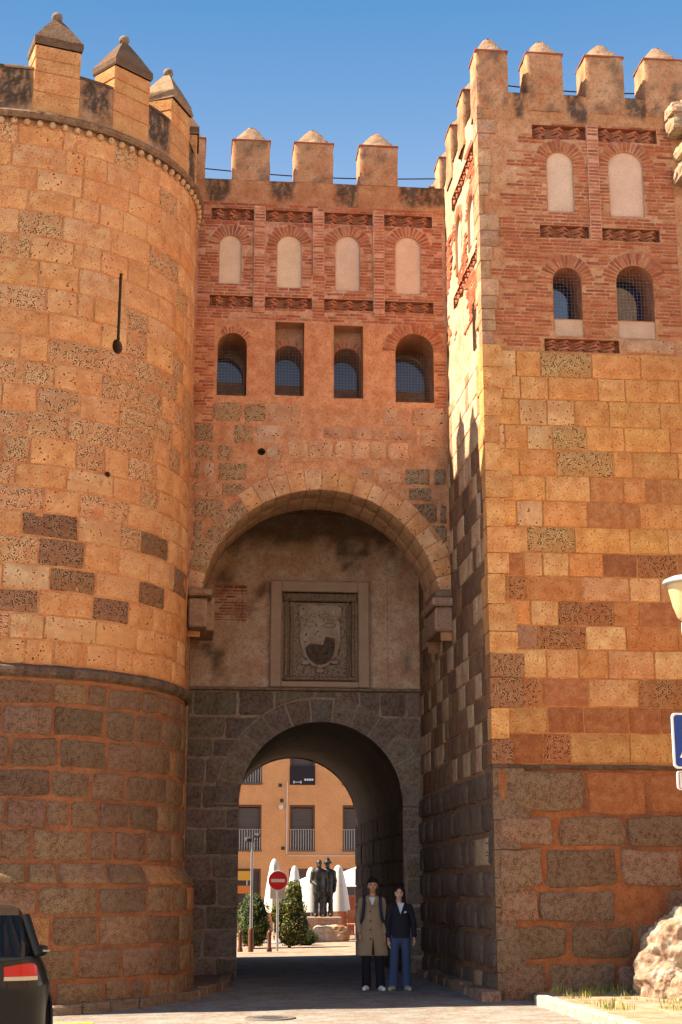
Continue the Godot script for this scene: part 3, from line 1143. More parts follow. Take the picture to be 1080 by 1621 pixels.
	build("rear_wall", rl, "mortar", t)
	for k in 4:
		var nt := Acc.new()
		fill(nt, A, rears[k], -1.36, Color.WHITE)
		build("bird_net", nt, "net", t)
		wire_mesh(t, A, fronts[k][0].x, fronts[k][0].y, fronts[k][1].x, fronts[k][0].y + 1.45 if k in [1, 2] else fronts[k][0].y + 1.0, -0.2)
	# parapet merlons
	for k in 4:
		plaster_merlon(t, Vector3((mer[k][0] + mer[k][1]) / 2, 0, -27.33), mer[k][1] - mer[k][0], 0.62, 14.62, 15.79, 16.24, k * 13)
	# brickwork: panels, pilasters, quoins
	var bh := skips.duplicate()
	for b in bays:
		bh.append(rect(b[0] - 0.005, 14.09, b[1] + 0.005, 14.35))
		bh.append(rect(b[0] - 0.005, 12.32, b[1] + 0.005, 12.56))
	for x in [0.93, 2.06, 3.23]:
		bh.append(rect(x - 0.005, 12.2, x + 0.245, 14.42))
	bricks(bag, A, -0.12, 12.56, 4.6, 14.09, bh)
	bricks(bag, A, -0.12, 14.34, 4.6, 14.47, bh, 0.1)
	bricks(bag, A, -0.12, 12.08, 4.6, 12.335, bh, 0.12)
	for b in [[-0.12, 0.12], [4.40, 4.62]]:
		bricks(bag, A, b[0], 12.33, b[1], 12.56, [], 0.0)
		bricks(bag, A, b[0], 14.09, b[1], 14.34, [], 0.0)
	for k in 3:
		var x: float = [0.945, 2.075, 3.245][k]
		var low: float = [12.22, 13.0, 12.22][k]
		var pl := Acc.new()
		add_box(pl, Vector3(x + 0.105, (low + 14.40) / 2, -27.005), Vector3(0.21, 14.40 - low, 0.1), BRICKM)
		build("pilaster", pl, "mortar", t)
		bricks(bag, plane(Vector3(0, 0, -26.954), Vector3.RIGHT, Vector3.BACK), x - 0.004, low, x + 0.214, 14.40, [], 0.0)
		if k == 1:
			bricks(bag, A, x - 0.01, 12.2, x + 0.24, 13.0, [], 0.0)
	# brick quoins at the two sides of the window storey, ring of the right window
	var wh := [arch(0.27, 0.86, 10.5, 11.82), arch(3.64, 4.41, 10.5, 11.92)]
	bricks(bag, A, -0.14, 9.9, 0.24, 12.08, wh, 0.3)
	var rc := Vector2(4.025, 11.90 - 0.365)
	var rh := ring_hole(rc, 0.60, 11.45)
	bricks(bag, A, 4.40, 10.3, 4.63, 12.1, [wh[1], rh], 0.1)
	brick_ring(bag, A, rc, 0.365, 0.22, 19)
	brick_ring(bag, A, Vector2(0.565, 11.80 - 0.275), 0.275, 0.13, 9, 0.5, 2.2)
	# rubble and pale ashlar above the big arch
	var rub := func(u: float, v: float, _w: float) -> Array:
		if u < 1.15 and rng.randf() < 0.7:
			return ["pitted", vary(Color(0.50, 0.31, 0.17), 0.12), 0.8]
		if u > 3.75 and v < 9.7:
			return ["pitted", vary(Color(0.32, 0.22, 0.14), 0.18), 0.8]
		var c := Color(0.55, 0.30, 0.17) if rng.randf() < 0.7 else Color(0.56, 0.36, 0.23)
		return ["lime", vary(c, 0.08), 0.6]
	var gh := [arch(-0.30, 4.82, 5.0, 9.16, 24), rect(1.5, 9.32, 3.95, 9.78), put]
	lay(bag, "stone", A, -0.12, 6.8, 4.62, 10.45, Vector2(0.26, 0.42), Vector2(0.3, 0.7), {"joint": 0.05, "jit": 0.02, "rnd": 0.05, "proud": 0.014, "bevel": 0.02, "bulge": 0.004, "skip": 0.30, "run": true}, rub, gh)
	var rowp := func(_u: float, _v: float, _w: float) -> Array: return ["lime", vary(Color(0.65, 0.37, 0.20), 0.08), 1.0]
	lay(bag, "stone", A, 1.62, 9.36, 3.9, 9.75, Vector2(0.39, 0.39), Vector2(0.3, 0.52), {"joint": 0.025, "jit": 0.015, "rnd": 0.05, "proud": 0.014, "bevel": 0.015, "bulge": 0.0}, rowp)
	var vp := func(i: float, _b: float, _c: float) -> Array:
		if i > 16 and rng.randf() < 0.5:
			return ["pitted", vary(Color(0.52, 0.34, 0.19), 0.1), 0.7]
		return ["lime", vary([Color(0.64, 0.36, 0.18), Color(0.65, 0.34, 0.15), Color(0.63, 0.38, 0.21)][rng.randi() % 3], 0.07), rr(0.6, 1.1)]
	voussoirs(bag, "stone", A, Vector2(2.26, 6.6), 2.18, 2.53, 0.0, PI, 24, {"joint": 0.014, "jit": 0.006, "proud": 0.014, "bevel": 0.01, "bulge": 0.0, "uneven": 0.07}, vp)
	# soffit of the big arch in long blocks
	var S := {"k": 2, "o": Vector3(2.26, 6.6, -28.5), "r": 2.18}
	var so := Acc.new()
	var sc := func(_u: float, _v: float, p: Vector3) -> Color: return mixc(Color(0.50, 0.31, 0.18), Color(0.44, 0.26, 0.15), clampf(noise_at(p, 30.0) + 0.5, 0, 1))
	sheet(so, S, 0, 0, PI * 2.18, 1.5, [], 0.15, sc, 0.01)
	build("arch_soffit", so, "mortar", t)
	for i in 24:
		var u0 := PI * 2.18 * i / 24
		var w := PI * 2.18 / 24
		var cut := rr(0.5, 0.95)
		for e in [[0.0, cut], [cut, 1.5]]:
			piece(bag, "stone", block(S, stone_poly(u0, e[0], u0 + w, e[1], 0.016, 0.004, 0.0), 0.008, 0.008, 0.0, vary(Color(0.55, 0.35, 0.20), 0.08)), "lime")
	# inner face of the arch wall, ceiling added behind it to keep sky light out, left cheek
	var inn := Acc.new()
	sheet(inn, BK, -4.66, 6.0, 0.6, 9.4, [arch(-4.44, -0.08, 5.0, 8.78, 24)], 0.4, grey, 0.0)
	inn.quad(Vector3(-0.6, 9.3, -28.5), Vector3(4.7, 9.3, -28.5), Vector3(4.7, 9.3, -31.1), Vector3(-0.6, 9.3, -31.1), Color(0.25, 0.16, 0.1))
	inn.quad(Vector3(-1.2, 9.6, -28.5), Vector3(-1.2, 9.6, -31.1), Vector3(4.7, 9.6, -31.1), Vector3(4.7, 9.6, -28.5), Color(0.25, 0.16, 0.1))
	build("added_passage_ceiling", inn, "mortar", t)
	var ck := Acc.new()
	add_box(ck, Vector3(-1.0, 4.6, -29.3), Vector3(1.8, 10.0, 3.4), Color(0.40, 0.23, 0.13))
	build("left_cheek", ck, "mortar", t)
	# imposts
	for k in 2:
		var im := Acc.new()
		if k == 0:
			add_box(im, Vector3(0.06, 6.70, -27.1), Vector3(0.44, 0.12, 1.5), Color(0.32, 0.20, 0.125), Basis(), 0.03)
			add_box(im, Vector3(0.03, 6.36, -27.15), Vector3(0.33, 0.52, 1.3), Color(0.33, 0.21, 0.14), Basis(), 0.025)
			add_box(im, Vector3(0.14, 6.42, -27.6), Vector3(0.38, 0.6, 1.2), Color(0.36, 0.22, 0.13), Basis(), 0.02)
		else:
			add_box(im, Vector3(4.50, 6.86, -27.55), Vector3(0.32, 0.14, 1.3), Color(0.24, 0.16, 0.11), Basis(), 0.02)
			add_box(im, Vector3(4.48, 6.70, -27.55), Vector3(0.40, 0.16, 1.4), Color(0.40, 0.26, 0.18), Basis(), 0.03)
			add_box(im, Vector3(4.50, 6.38, -27.55), Vector3(0.34, 0.44, 1.3), Color(0.36, 0.23, 0.16), Basis(), 0.035)
		build("impost", im, "ashlar", t)
	# wall at the back of the recess: plaster above, granite and the lower arch below
	var B := plane(Vector3(0, 0, -31.0), Vector3.RIGHT, Vector3.BACK)
	var low := arch(0.95, 4.27, -1.0, 4.94, 30)
	var bw := Acc.new()
	var bc := func(u: float, v: float, p: Vector3) -> Color:
		var n := clampf(noise_at(p, 14.0) + 0.5, 0, 1)
		if v > 5.55:
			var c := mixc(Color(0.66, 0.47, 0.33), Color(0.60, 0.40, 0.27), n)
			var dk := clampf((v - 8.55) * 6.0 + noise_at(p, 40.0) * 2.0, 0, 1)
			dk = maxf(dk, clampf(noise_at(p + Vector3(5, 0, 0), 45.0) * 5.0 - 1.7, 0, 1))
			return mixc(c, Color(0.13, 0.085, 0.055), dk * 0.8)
		return mixc(Color(0.42, 0.33, 0.25), Color(0.34, 0.26, 0.20), n)
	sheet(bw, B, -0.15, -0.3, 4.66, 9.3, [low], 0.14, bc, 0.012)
	build("passage_wall", bw, "plaster", t)
	for e in [[-0.13, 0.96, 0.05], [3.98, 4.64, 0.05]]:
		var pv := Acc.new()
		sheet(pv, B, e[0], 5.62, e[1], 8.0, [rect(0.36, 7.0, 1.08, 7.75)], 0.14, bc, 0.006, e[2])
		reveal(pv, B, rect(e[0], 5.62, e[1], 8.0), e[2], 0.0, Color(0.4, 0.24, 0.14))
		build("plaster_strip", pv, "plaster", t)
	bricks(bag, B, 0.36, 6.98, 1.06, 7.75, [], 0.05)
	bricks(bag, B, 4.2, 7.0, 4.62, 7.4, [], 0.2)
	var gp := func(_u: float, _v: float, _w: float) -> Array: return ["granite", vary(Color(0.23, 0.17, 0.13), 0.2, 0.05), rr(0.5, 1.2)]
	var gq := {"joint": 0.035, "jit": 0.02, "rnd": 0.05, "proud": 0.03, "bevel": 0.02, "bulge": 0.006, "tilt": 0.01, "run": true}
	var lc := Vector2(2.61, 3.28)
	var lr := ring_hole(lc, 2.14, -1.0)
	var lower := arch(0.95, 4.27, -1.0, 4.94, 24)
	var ringm := PackedVector2Array()
	for i in 25:
		ringm.append(lc + Vector2(cos(PI * i / 24), sin(PI * i / 24)) * 2.16)
	lay(bag, "stone", B, -0.15, -0.2, 4.66, 5.56, Vector2(0.38, 0.56), Vector2(0.5, 0.95), gq, gp, [ringm, lower])
	voussoirs(bag, "stone", B, lc, 1.66, 2.14, 0.0, PI, 13, {"joint": 0.032, "jit": 0.015, "proud": 0.03, "bevel": 0.02, "bulge": 0.005, "uneven": 0.05}, func(_i, _b, _c): return ["granite", vary(Color(0.27, 0.205, 0.16), 0.16, 0.05), rr(0.7, 1.1)], [rect(-2, -1, -0.15, 6), rect(4.66, -1, 6, 6)])
	var lg := Acc.new()
	add_box(lg, Vector3(2.25, 5.585, -30.93), Vector3(4.8, 0.06, 0.16), Color(0.30, 0.2, 0.14), Basis(), 0.015)
	build("ledge", lg, "granite", t)
	# tunnel
	var tn := Acc.new()
	var T := {"k": 2, "o": Vector3(2.61, 3.28, -40.0), "r": 1.66}
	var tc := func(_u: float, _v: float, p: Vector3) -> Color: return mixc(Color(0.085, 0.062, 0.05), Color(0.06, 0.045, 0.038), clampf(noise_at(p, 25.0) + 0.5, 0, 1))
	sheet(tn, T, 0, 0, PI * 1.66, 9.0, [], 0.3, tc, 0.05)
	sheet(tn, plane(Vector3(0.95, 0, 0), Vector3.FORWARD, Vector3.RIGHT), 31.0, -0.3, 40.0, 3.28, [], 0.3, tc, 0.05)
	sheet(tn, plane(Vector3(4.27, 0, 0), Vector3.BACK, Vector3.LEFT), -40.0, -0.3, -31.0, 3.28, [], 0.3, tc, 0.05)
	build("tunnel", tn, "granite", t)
	var R := plane(Vector3(4.27, 0, 0), Vector3.BACK, Vector3.LEFT)
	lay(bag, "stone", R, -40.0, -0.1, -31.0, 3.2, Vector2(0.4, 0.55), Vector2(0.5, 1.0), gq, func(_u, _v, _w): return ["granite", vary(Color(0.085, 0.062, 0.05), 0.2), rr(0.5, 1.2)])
	# mass of the gatehouse above and beside the tunnel, and its rear face
	var ms := Acc.new()
	var rear := plane(Vector3(0, 0, -40.0), Vector3.LEFT, Vector3.FORWARD)
	var rc2 := func(_u: float, _v: float, p: Vector3) -> Color: return mixc(Color(0.45, 0.28, 0.17), Color(0.36, 0.22, 0.14), clampf(noise_at(p, 14.0) + 0.5, 0, 1))
	sheet(ms, rear, -14.0, -0.3, 12.0, 9.3, [arch(-4.27, -0.95, -1.0, 4.94, 24)], 0.6, rc2, 0.0)
	ms.quad(Vector3(-12, 9.3, -31), Vector3(-12, 9.3, -40), Vector3(14, 9.3, -40), Vector3(14, 9.3, -31), Color(0.4, 0.28, 0.18))
	ms.quad(Vector3(-12, -0.3, -31), Vector3(-12, 9.3, -31), Vector3(-0.15, 9.3, -31), Vector3(-0.15, -0.3, -31), Color(0.4, 0.28, 0.18))
	ms.quad(Vector3(4.66, -0.3, -31), Vector3(4.66, 9.3, -31), Vector3(14, 9.3, -31), Vector3(14, -0.3, -31), Color(0.4, 0.28, 0.18))
	ms.quad(Vector3(-12, -0.3, -40), Vector3(-12, 9.3, -40), Vector3(-12, 9.3, -31), Vector3(-12, -0.3, -31), Color(0.4, 0.28, 0.18))
	build("gatehouse", ms, "mortar", t)
	flush(bag, t)
	coat_of_arms(t, B)

func coat_of_arms(t: Node, B: Dictionary) -> void:
	var p := Node3D.new()
	p.name = "coat_of_arms"
	p.set_meta("label", "weathered carved stone shield in a moulded square frame")
	t.add_child(p)
	var f := Acc.new()
	var fc := Color(0.46, 0.32, 0.22)
	for e in [[1.53, 5.62, 1.76, 7.83], [3.35, 5.62, 3.58, 7.83], [1.76, 7.60, 3.35, 7.83], [1.76, 5.62, 3.35, 5.74]]:
		add_box(f, Vector3((e[0] + e[2]) / 2, (e[1] + e[3]) / 2, -30.93), Vector3(e[2] - e[0], e[3] - e[1], 0.26), vary(fc, 0.04), Basis(), 0.02)
	build("outer_frame", f, "smooth_plaster", p)
	var g := Acc.new()
	for e in [[1.80, 7.40, 3.31, 7.56, 0.16], [1.80, 5.76, 3.31, 5.84, 0.14], [1.82, 5.84, 1.90, 7.40, 0.12], [3.21, 5.84, 3.29, 7.40, 0.12], [1.94, 5.84, 2.01, 7.40, 0.10], [3.10, 5.84, 3.17, 7.40, 0.10]]:
		add_box(g, Vector3((e[0] + e[2]) / 2, (e[1] + e[3]) / 2, -30.94), Vector3(e[2] - e[0], e[3] - e[1], 2 * e[4]), vary(Color(0.38, 0.26, 0.17), 0.15), Basis(), 0.02)
	build("inner_frame", g, "pitted", p)
	var s := Acc.new()
	add_box(s, Vector3(2.555, 6.6, -30.955), Vector3(1.1, 1.56, 0.14), Color(0.40, 0.30, 0.22))
	build("slab", s, "pitted", p)
	var h := Acc.new()
	var sh := PackedVector2Array([Vector2(-0.44, 0.62), Vector2(-0.30, 0.70), Vector2(0, 0.66), Vector2(0.30, 0.70), Vector2(0.44, 0.62), Vector2(0.40, 0.3), Vector2(0.42, -0.05), Vector2(0.34, -0.38), Vector2(0.16, -0.58), Vector2(0, -0.64), Vector2(-0.16, -0.58), Vector2(-0.34, -0.38), Vector2(-0.42, -0.05), Vector2(-0.40, 0.3)])
	add_prism(h, sh, Vector3(2.555, 6.64, -30.9), Vector3.RIGHT, Vector3.UP, Vector3(0, 0, 0.10), Color(0.45, 0.34, 0.25))
	build("shield", h, "lime", p)
	var q := Acc.new()
	var hb := PackedVector2Array()
	for i in 14:
		var an := PI + PI * i / 13
		hb.append(Vector2(cos(an) * 0.30, sin(an) * 0.34 - 0.06))
	hb.append(Vector2(0.30, 0.14)); hb.append(Vector2(0.12, 0.18)); hb.append(Vector2(0.06, 0.0)); hb.append(Vector2(-0.2, 0.03))
	add_prism(q, hb, Vector3(2.555, 6.48, -30.9), Vector3.RIGHT, Vector3.UP, Vector3(0, 0, 0.125), Color(0.16, 0.115, 0.085))
	build("worn_quarter", q, "pitted", p)
	for k in 9:
		var c := Acc.new()
		var x: float = [-0.30, -0.12, 0.08, 0.27, -0.2, 0.2, -0.3, 0.3, 0.0][k]
		var y: float = [0.42, 0.47, 0.46, 0.40, 0.28, 0.26, -0.52, -0.5, -0.68][k]
		add_ball(c, Vector3(2.555 + x, 6.64 + y, -30.80), Vector3(0.13, 0.06, 0.035) * rr(0.7, 1.1), Color(0.46, 0.35, 0.26), 8, 5)
		build("carved_scroll", c, "lime", p)

# ---------------------------------------------------------------- square tower
func boulder(a: Acc, ctr: Vector3, size: Vector3, sd: float, detail: int, rough: float, col: Callable, box := 0.5, freq := 60.0) -> void:
	for f in 6:
		var base := a.v.size()
		var ax: Vector3 = [Vector3.RIGHT, Vector3.LEFT, Vector3.UP, Vector3.DOWN, Vector3.BACK, Vector3.FORWARD][f]
		var ux: Vector3 = [Vector3.FORWARD, Vector3.BACK, Vector3.RIGHT, Vector3.RIGHT, Vector3.RIGHT, Vector3.LEFT][f]
		var uy := ax.cross(ux)
		for j in detail + 1:
			for i in detail + 1:
				var p := _bp(ax, ux, uy, lerpf(-1, 1, float(i) / detail), lerpf(-1, 1, float(j) / detail), box, ctr, size, sd, rough, freq)
				var e := 0.02
				var p1 := _bp(ax, ux, uy, lerpf(-1, 1, float(i) / detail) + e, lerpf(-1, 1, float(j) / detail), box, ctr, size, sd, rough, freq)
				var p2 := _bp(ax, ux, uy, lerpf(-1, 1, float(i) / detail), lerpf(-1, 1, float(j) / detail) + e, box, ctr, size, sd, rough, freq)
				var nn := (p1 - p).cross(p2 - p).normalized()
				a.vert(p, nn, col.call(p, nn))
		for j in detail:
			for i in detail:
				var q := base + j * (detail + 1) + i
				a.ix.append_array(PackedInt32Array([q, q + detail + 1, q + detail + 2, q, q + detail + 2, q + 1]))

func _bp(ax: Vector3, ux: Vector3, uy: Vector3, x: float, y: float, box: float, ctr: Vector3, size: Vector3, sd: float, rough: float, freq: float) -> Vector3:
	var c := ax + ux * x + uy * y
	var d := c.normalized().lerp(c, box * 0.6)
	var p := ctr + d * size / 2
	var n := fn.get_noise_3d(p.x * freq + sd, p.y * freq, p.z * freq) + 0.5 * fn.get_noise_3d(p.x * freq * 3 + sd, p.y * freq * 3, p.z * freq * 3)
	return p + d.normalized() * n * rough

func square_tower() -> void:
	var t := thing("square_tower", "square tower of orange ashlar with a brick top storey right of the gate", "tower")
	var bag := {}
	var F := plane(Vector3(0, 0, -23.4), Vector3.RIGHT, Vector3.BACK)
	var L := plane(Vector3(4.65, 0, 0), Vector3.BACK, Vector3.LEFT)
	var holes := []
	var skips := []
	var fr := [[5.59, 6.53, 14.20, 14.45], [6.76, 7.79, 14.20, 14.45], [5.67, 6.52, 12.36, 12.58], [6.74, 7.75, 12.35, 12.57], [5.68, 6.95, 10.31, 10.53]]
	for b in fr:
		frieze(bag, t, F, b[0], b[1], b[2], b[3], holes, 0.25)
		skips.append(rect(b[0] - 0.01, b[2] - 0.01, b[1] + 0.01, b[3] + 0.01))
	niche(bag, t, F, 5.82, 6.28, 12.84, 13.96, holes, skips, 0.22)
	niche(bag, t, F, 6.91, 7.51, 12.80, 14.02, holes, skips, 0.2)
	var w1 := arch(5.86, 6.35, 10.89, 11.82)
	var w2 := arch(6.95, 7.59, 10.90, 11.90)
	for k in 2:
		var w: PackedVector2Array = [w1, w2][k]
		holes.append(w)
		var r: float = (w[1].x - w[0].x) / 2
		var c := Vector2(w[0].x + r, [11.82, 11.90][k] - r)
		skips.append(arch(w[0].x - 0.012, w[1].x + 0.012, 10.55, c.y + r + 0.012))
		var rh := PackedVector2Array()
		for i in 17:
			rh.append(c + Vector2(cos(PI * i / 16), sin(PI * i / 16)) * (r + 0.25))
		skips.append(rh)
		brick_ring(bag, F, c, r, 0.23, 17 + k * 2)
		var pn := rect(w[0].x, 10.58, w[1].x, w[0].y - 0.002)
		holes.append(pn)
		var plast := Acc.new()
		fill(plast, F, pn, -0.03, Color(0.57, 0.39, 0.27))
		reveal(plast, F, pn, 0.0, -0.03, Color(0.5, 0.31, 0.2))
		build("sill_panel", plast, "smooth_plaster", t)
	var mer := [[4.63, 5.19], [5.53, 6.17], [6.57, 7.26], [7.63, 8.35], [8.75, 9.4]]
	var a := Acc.new()
	var colr := func(u: float, v: float, p: Vector3) -> Color:
		var n := clampf(noise_at(p, 14.0) + 0.5, 0, 1)
		if v > 14.46:
			var st := 1.0
			for m in mer:
				st = minf(st, clampf((absf(u - (m[0] + m[1]) / 2) - 0.345) / 0.07 + noise_at(p, 60.0) * 1.4, 0, 1))
			st *= clampf((v - 14.56) / 0.12 + noise_at(p, 70.0) * 1.6, 0, 1) * clampf(0.95 + noise_at(p * V(1, 0.4, 1), 420.0) * 1.1 + noise_at(p, 900.0) * 0.7, 0, 1)
			return mixc(mixc(Color(0.58, 0.32, 0.16), Color(0.51, 0.26, 0.13), n), Color(0.11, 0.08, 0.06), st * 0.95)
		if v > 10.28:
			var c := mixc(Color(0.62, 0.36, 0.20), Color(0.58, 0.30, 0.15), n)
			return mixc(c, Color(0.5, 0.22, 0.10), clampf(noise_at(p + Vector3(9, 0, 0), 35.0) * 3.0 - 0.5, 0, 1) * 0.7)
		if v > 3.5:
			return mixc(Color(0.63, 0.30, 0.10), Color(0.52, 0.23, 0.085), n)
		return mixc(mixc(Color(0.36, 0.135, 0.052), Color(0.27, 0.11, 0.054), n), Color(0.19, 0.10, 0.06), clampf(noise_at(p + V(3, 0, 0), 40.0) * 2.2, 0, 1) * 0.85)
	sheet(a, F, 4.65, -0.3, 10.0, 14.50, holes, 0.11, colr, 0.016)
	sheet(a, F, 4.65, 14.50, 10.0, 15.05, [], 0.035, colr, 0.016)
	for w in [w1, w2]:
		reveal(a, F, w, 0.0, -1.0, Color(0.42, 0.19, 0.11), true, 3)
	# side towards the gate
	var sh := []
	var sk := []
	niche(bag, t, L, -24.62, -24.05, 12.55, 13.50, sh, sk, 0.2)
	niche(bag, t, L, -25.88, -25.30, 12.62, 13.70, sh, sk, 0.2)
	var sw := arch(-24.36, -24.12, 10.62, 11.45, 8)
	sh.append(sw)
	sk.append(sw)
	reveal(a, L, sw, 0.0, -0.7, Color(0.4, 0.24, 0.14))
	fill(a, L, sw, -0.7, Color(0.2, 0.12, 0.08))
	frieze(bag, t, L, -26.2, -23.9, 14.10, 14.34, sh)
	frieze(bag, t, L, -26.2, -23.9, 12.10, 12.32, sh)
	for q in [rect(-26.25, 14.08, -23.85, 14.36), rect(-26.25, 12.08, -23.85, 12.34)]:
		sk.append(q)
	var cols := func(u: float, v: float, p: Vector3) -> Color:
		var n := clampf(noise_at(p, 18.0) + 0.5, 0, 1)
		if v > 10.2:
			return mixc(Color(0.66, 0.52, 0.38), Color(0.60, 0.42, 0.28), n)  # whitened: the glare of direct sun is put into this colour
		if v > 3.5:
			return mixc(Color(0.44, 0.28, 0.17), Color(0.33, 0.20, 0.12), n)
		return mixc(Color(0.26, 0.16, 0.10), Color(0.22, 0.14, 0.09), n)
	sheet(a, L, -29.3, 9.0, -23.4, 15.05, sh, 0.13, cols, 0.03)
	sheet(a, L, -31.05, -0.3, -23.4, 9.0, [], 0.14, cols, 0.02)
	build("wall", a, "mortar", t)
	# the shell behind: inner faces, floor, right and rear walls
	var inn := Acc.new()
	var rc := func(_u: float, _v: float, p: Vector3) -> Color: return mixc(Color(0.46, 0.33, 0.20), Color(0.36, 0.24, 0.14), clampf(noise_at(p, 40.0) + 0.5, 0, 1))
	var m1 := []
	for w in [w1, w2]:
		var m := PackedVector2Array()
		for q in w:
			m.append(Vector2(-q.x, q.y))
		m1.append(m)
	sheet(inn, plane(Vector3(0, 0, -24.4), Vector3.LEFT, Vector3.FORWARD), -8.3, 10.3, -5.5, 15.05, m1, 0.4, rc, 0.0)
	sheet(inn, plane(Vector3(5.5, 0, 0), Vector3.FORWARD, Vector3.RIGHT), 24.4, 10.3, 29.3, 15.05, [], 0.3, rc, 0.05)
	sheet(inn, plane(Vector3(8.3, 0, 0), Vector3.BACK, Vector3.LEFT), -29.3, 10.3, -24.4, 15.05, [], 0.2, rc, 0.08)
	sheet(inn, plane(Vector3(10.0, 0, 0), Vector3.FORWARD, Vector3.RIGHT), 23.4, -0.3, 31.0, 15.05, [], 0.8, rc, 0.0)
	inn.quad(Vector3(5.5, 10.3, -24.4), Vector3(5.5, 10.3, -29.3), Vector3(8.3, 10.3, -29.3), Vector3(8.3, 10.3, -24.4), Color(0.3, 0.22, 0.15))
	sheet(inn, plane(Vector3(0, 0, -29.3), Vector3.LEFT, Vector3.FORWARD), -10.0, 9.0, -4.65, 10.3, [], 0.8, rc, 0.0)
	for e in [[4.65, 5.5], [8.3, 10.0]]:
		inn.quad(Vector3(e[1], 10.3, -29.3), Vector3(e[1], 15.05, -29.3), Vector3(e[0], 15.05, -29.3), Vector3(e[0], 10.3, -29.3), Color(0.4, 0.28, 0.18))
		inn.quad(Vector3(e[0], 15.05, -24.4), Vector3(e[0], 15.05, -29.3), Vector3(e[1], 15.05, -29.3), Vector3(e[1], 15.05, -24.4), Color(0.3, 0.2, 0.13))
	inn.quad(Vector3(4.65, 15.05, -23.4), Vector3(4.65, 15.05, -24.4), Vector3(10, 15.05, -24.4), Vector3(10, 15.05, -23.4), Color(0.3, 0.2, 0.13))
	build("inner_shell", inn, "rubble", t)
	for k in 2:
		var w: PackedVector2Array = [w1, w2][k]
		var nt := Acc.new()
		fill(nt, F, w, -0.7, Color.WHITE)
		build("bird_net", nt, "fine_net", t)
		wire_mesh(t, F, w[0].x, w[0].y, w[1].x, w[0].y + 0.95, -0.12)
	for k in mer.size():
		plaster_merlon(t, Vector3((mer[k][0] + mer[k][1]) / 2, 0, -23.70), mer[k][1] - mer[k][0], 0.60, 14.72, 15.82, 16.24, 50 + k * 17)
	for k in 4:
		plaster_merlon(t, Vector3(4.93, 0, -25.03 - k * 1.33), 0.60, 0.60, 14.72, 15.80, 16.2, 150 + k * 17)
	# brick storey
	var bp := func(u: float, v: float, w: float) -> Array:
		var e := 5.45
		if v < 13.9: e = lerpf(4.95, 5.45, clampf((v - 12.4) / 1.5, 0, 1))
		if v < 11.1: e = lerpf(5.25, 4.9, clampf((v - 10.3) / 0.8, 0, 1))
		if u < e + 0.5 * fn.get_noise_2d(u * 20, v * 140) + 0.25 * fn.get_noise_2d(v * 700, 5.0):
			return []
		if u > 8.05:
			return []
		return brick_pick(u, v, w)
	var bq := {"joint": 0.025, "jit": 0.004, "rnd": 0.0, "proud": 0.008, "bevel": 0.005, "bulge": 0.0, "run": true, "skip": 0.05}
	skips.append(rect(6.94, 10.2, 7.95, 10.60))
	lay(bag, "brick", F, 4.8, 10.31, 8.06, 14.50, Vector2(0.060, 0.066), Vector2(0.21, 0.34), bq, bp, skips)
	var bps := func(u: float, v: float, w: float) -> Array:
		return brick_pick(u, v, w) if noise_at(Vector3(u, v, 3), 30.0) > 0.12 and u < -23.75 else []
	lay(bag, "brick", L, -26.9, 11.2, -23.6, 14.5, Vector2(0.060, 0.066), Vector2(0.21, 0.34), bq, bps, sk)
	for x in [6.54]:
		var pl := Acc.new()
		add_box(pl, Vector3(x + 0.1, 13.4, -23.425), Vector3(0.2, 2.15, 0.09), BRICKM)
		build("pilaster", pl, "mortar", t)
		bricks(bag, plane(Vector3(0, 0, -23.379), Vector3.RIGHT, Vector3.BACK), x, 12.33, x + 0.2, 14.47, [], 0.0)
	# ashlar of the front
	var pick := func(u: float, v: float, _w: float) -> Array:
		var k := rng.randf()
		if v > 7.0:
			if k < 0.10: return ["pitted", vary(Color(0.63, 0.37, 0.15), 0.1), 0.4]
			if k < 0.20: return ["rubble", vary(Color(0.62, 0.28, 0.11), 0.1), 0.4]
			if u < 6.2 and k < 0.5: return ["lime", vary(Color(0.66, 0.39, 0.18), 0.08), rr(0.5, 1)]
			return ["ashlar", vary([Color(0.73, 0.375, 0.125), Color(0.72, 0.395, 0.155), Color(0.70, 0.335, 0.12)][rng.randi() % 3], 0.07), rr(0.5, 1)]
		if v > 4.6:
			if k < 0.16: return ["ashlar", vary(Color(0.72, 0.42, 0.18), 0.05), 1.0]
			if k < 0.32: return ["pitted", vary(Color(0.45, 0.20, 0.085), 0.15), 0.4]
			if k < 0.48: return ["rubble", vary(Color(0.46, 0.19, 0.08), 0.14), 0.4]
			if k < 0.58: return ["ashlar", vary(Color(0.40, 0.23, 0.14), 0.1), 0.7]
			return ["ashlar", vary([Color(0.65, 0.29, 0.10), Color(0.58, 0.25, 0.09), Color(0.66, 0.34, 0.15)][rng.randi() % 3], 0.08), rr(0.5, 1)]
		if k < 0.28: return ["pitted", vary(Color(0.42, 0.17, 0.07), 0.16), 0.5]
		if k < 0.65: return ["ashlar", vary(Color(0.52, 0.28, 0.10), 0.1), 0.7]
		return ["rubble", vary(Color(0.42, 0.165, 0.07), 0.16), 0.6]
	lay(bag, "stone", F, 4.66, 3.52, 9.9, 10.30, Vector2(0.38, 0.46), Vector2(0.4, 0.95), {"joint": 0.016, "jit": 0.005, "rnd": 0.01, "proud": 0.012, "bevel": 0.008, "bulge": 0.0, "tilt": 0.008, "run": true}, pick, [rect(5.6, 10.28, 6.98, 10.6)])
	lay(bag, "stone", F, 7.0, 10.32, 7.9, 10.56, Vector2(0.24, 0.24), Vector2(0.85, 0.9), {"joint": 0.02, "jit": 0.005, "rnd": 0.01, "proud": 0.02, "bevel": 0.01, "bulge": 0.0}, func(_u, _v, _w): return ["lime", Color(0.56, 0.33, 0.19), 1.0])
	var ld := Acc.new()
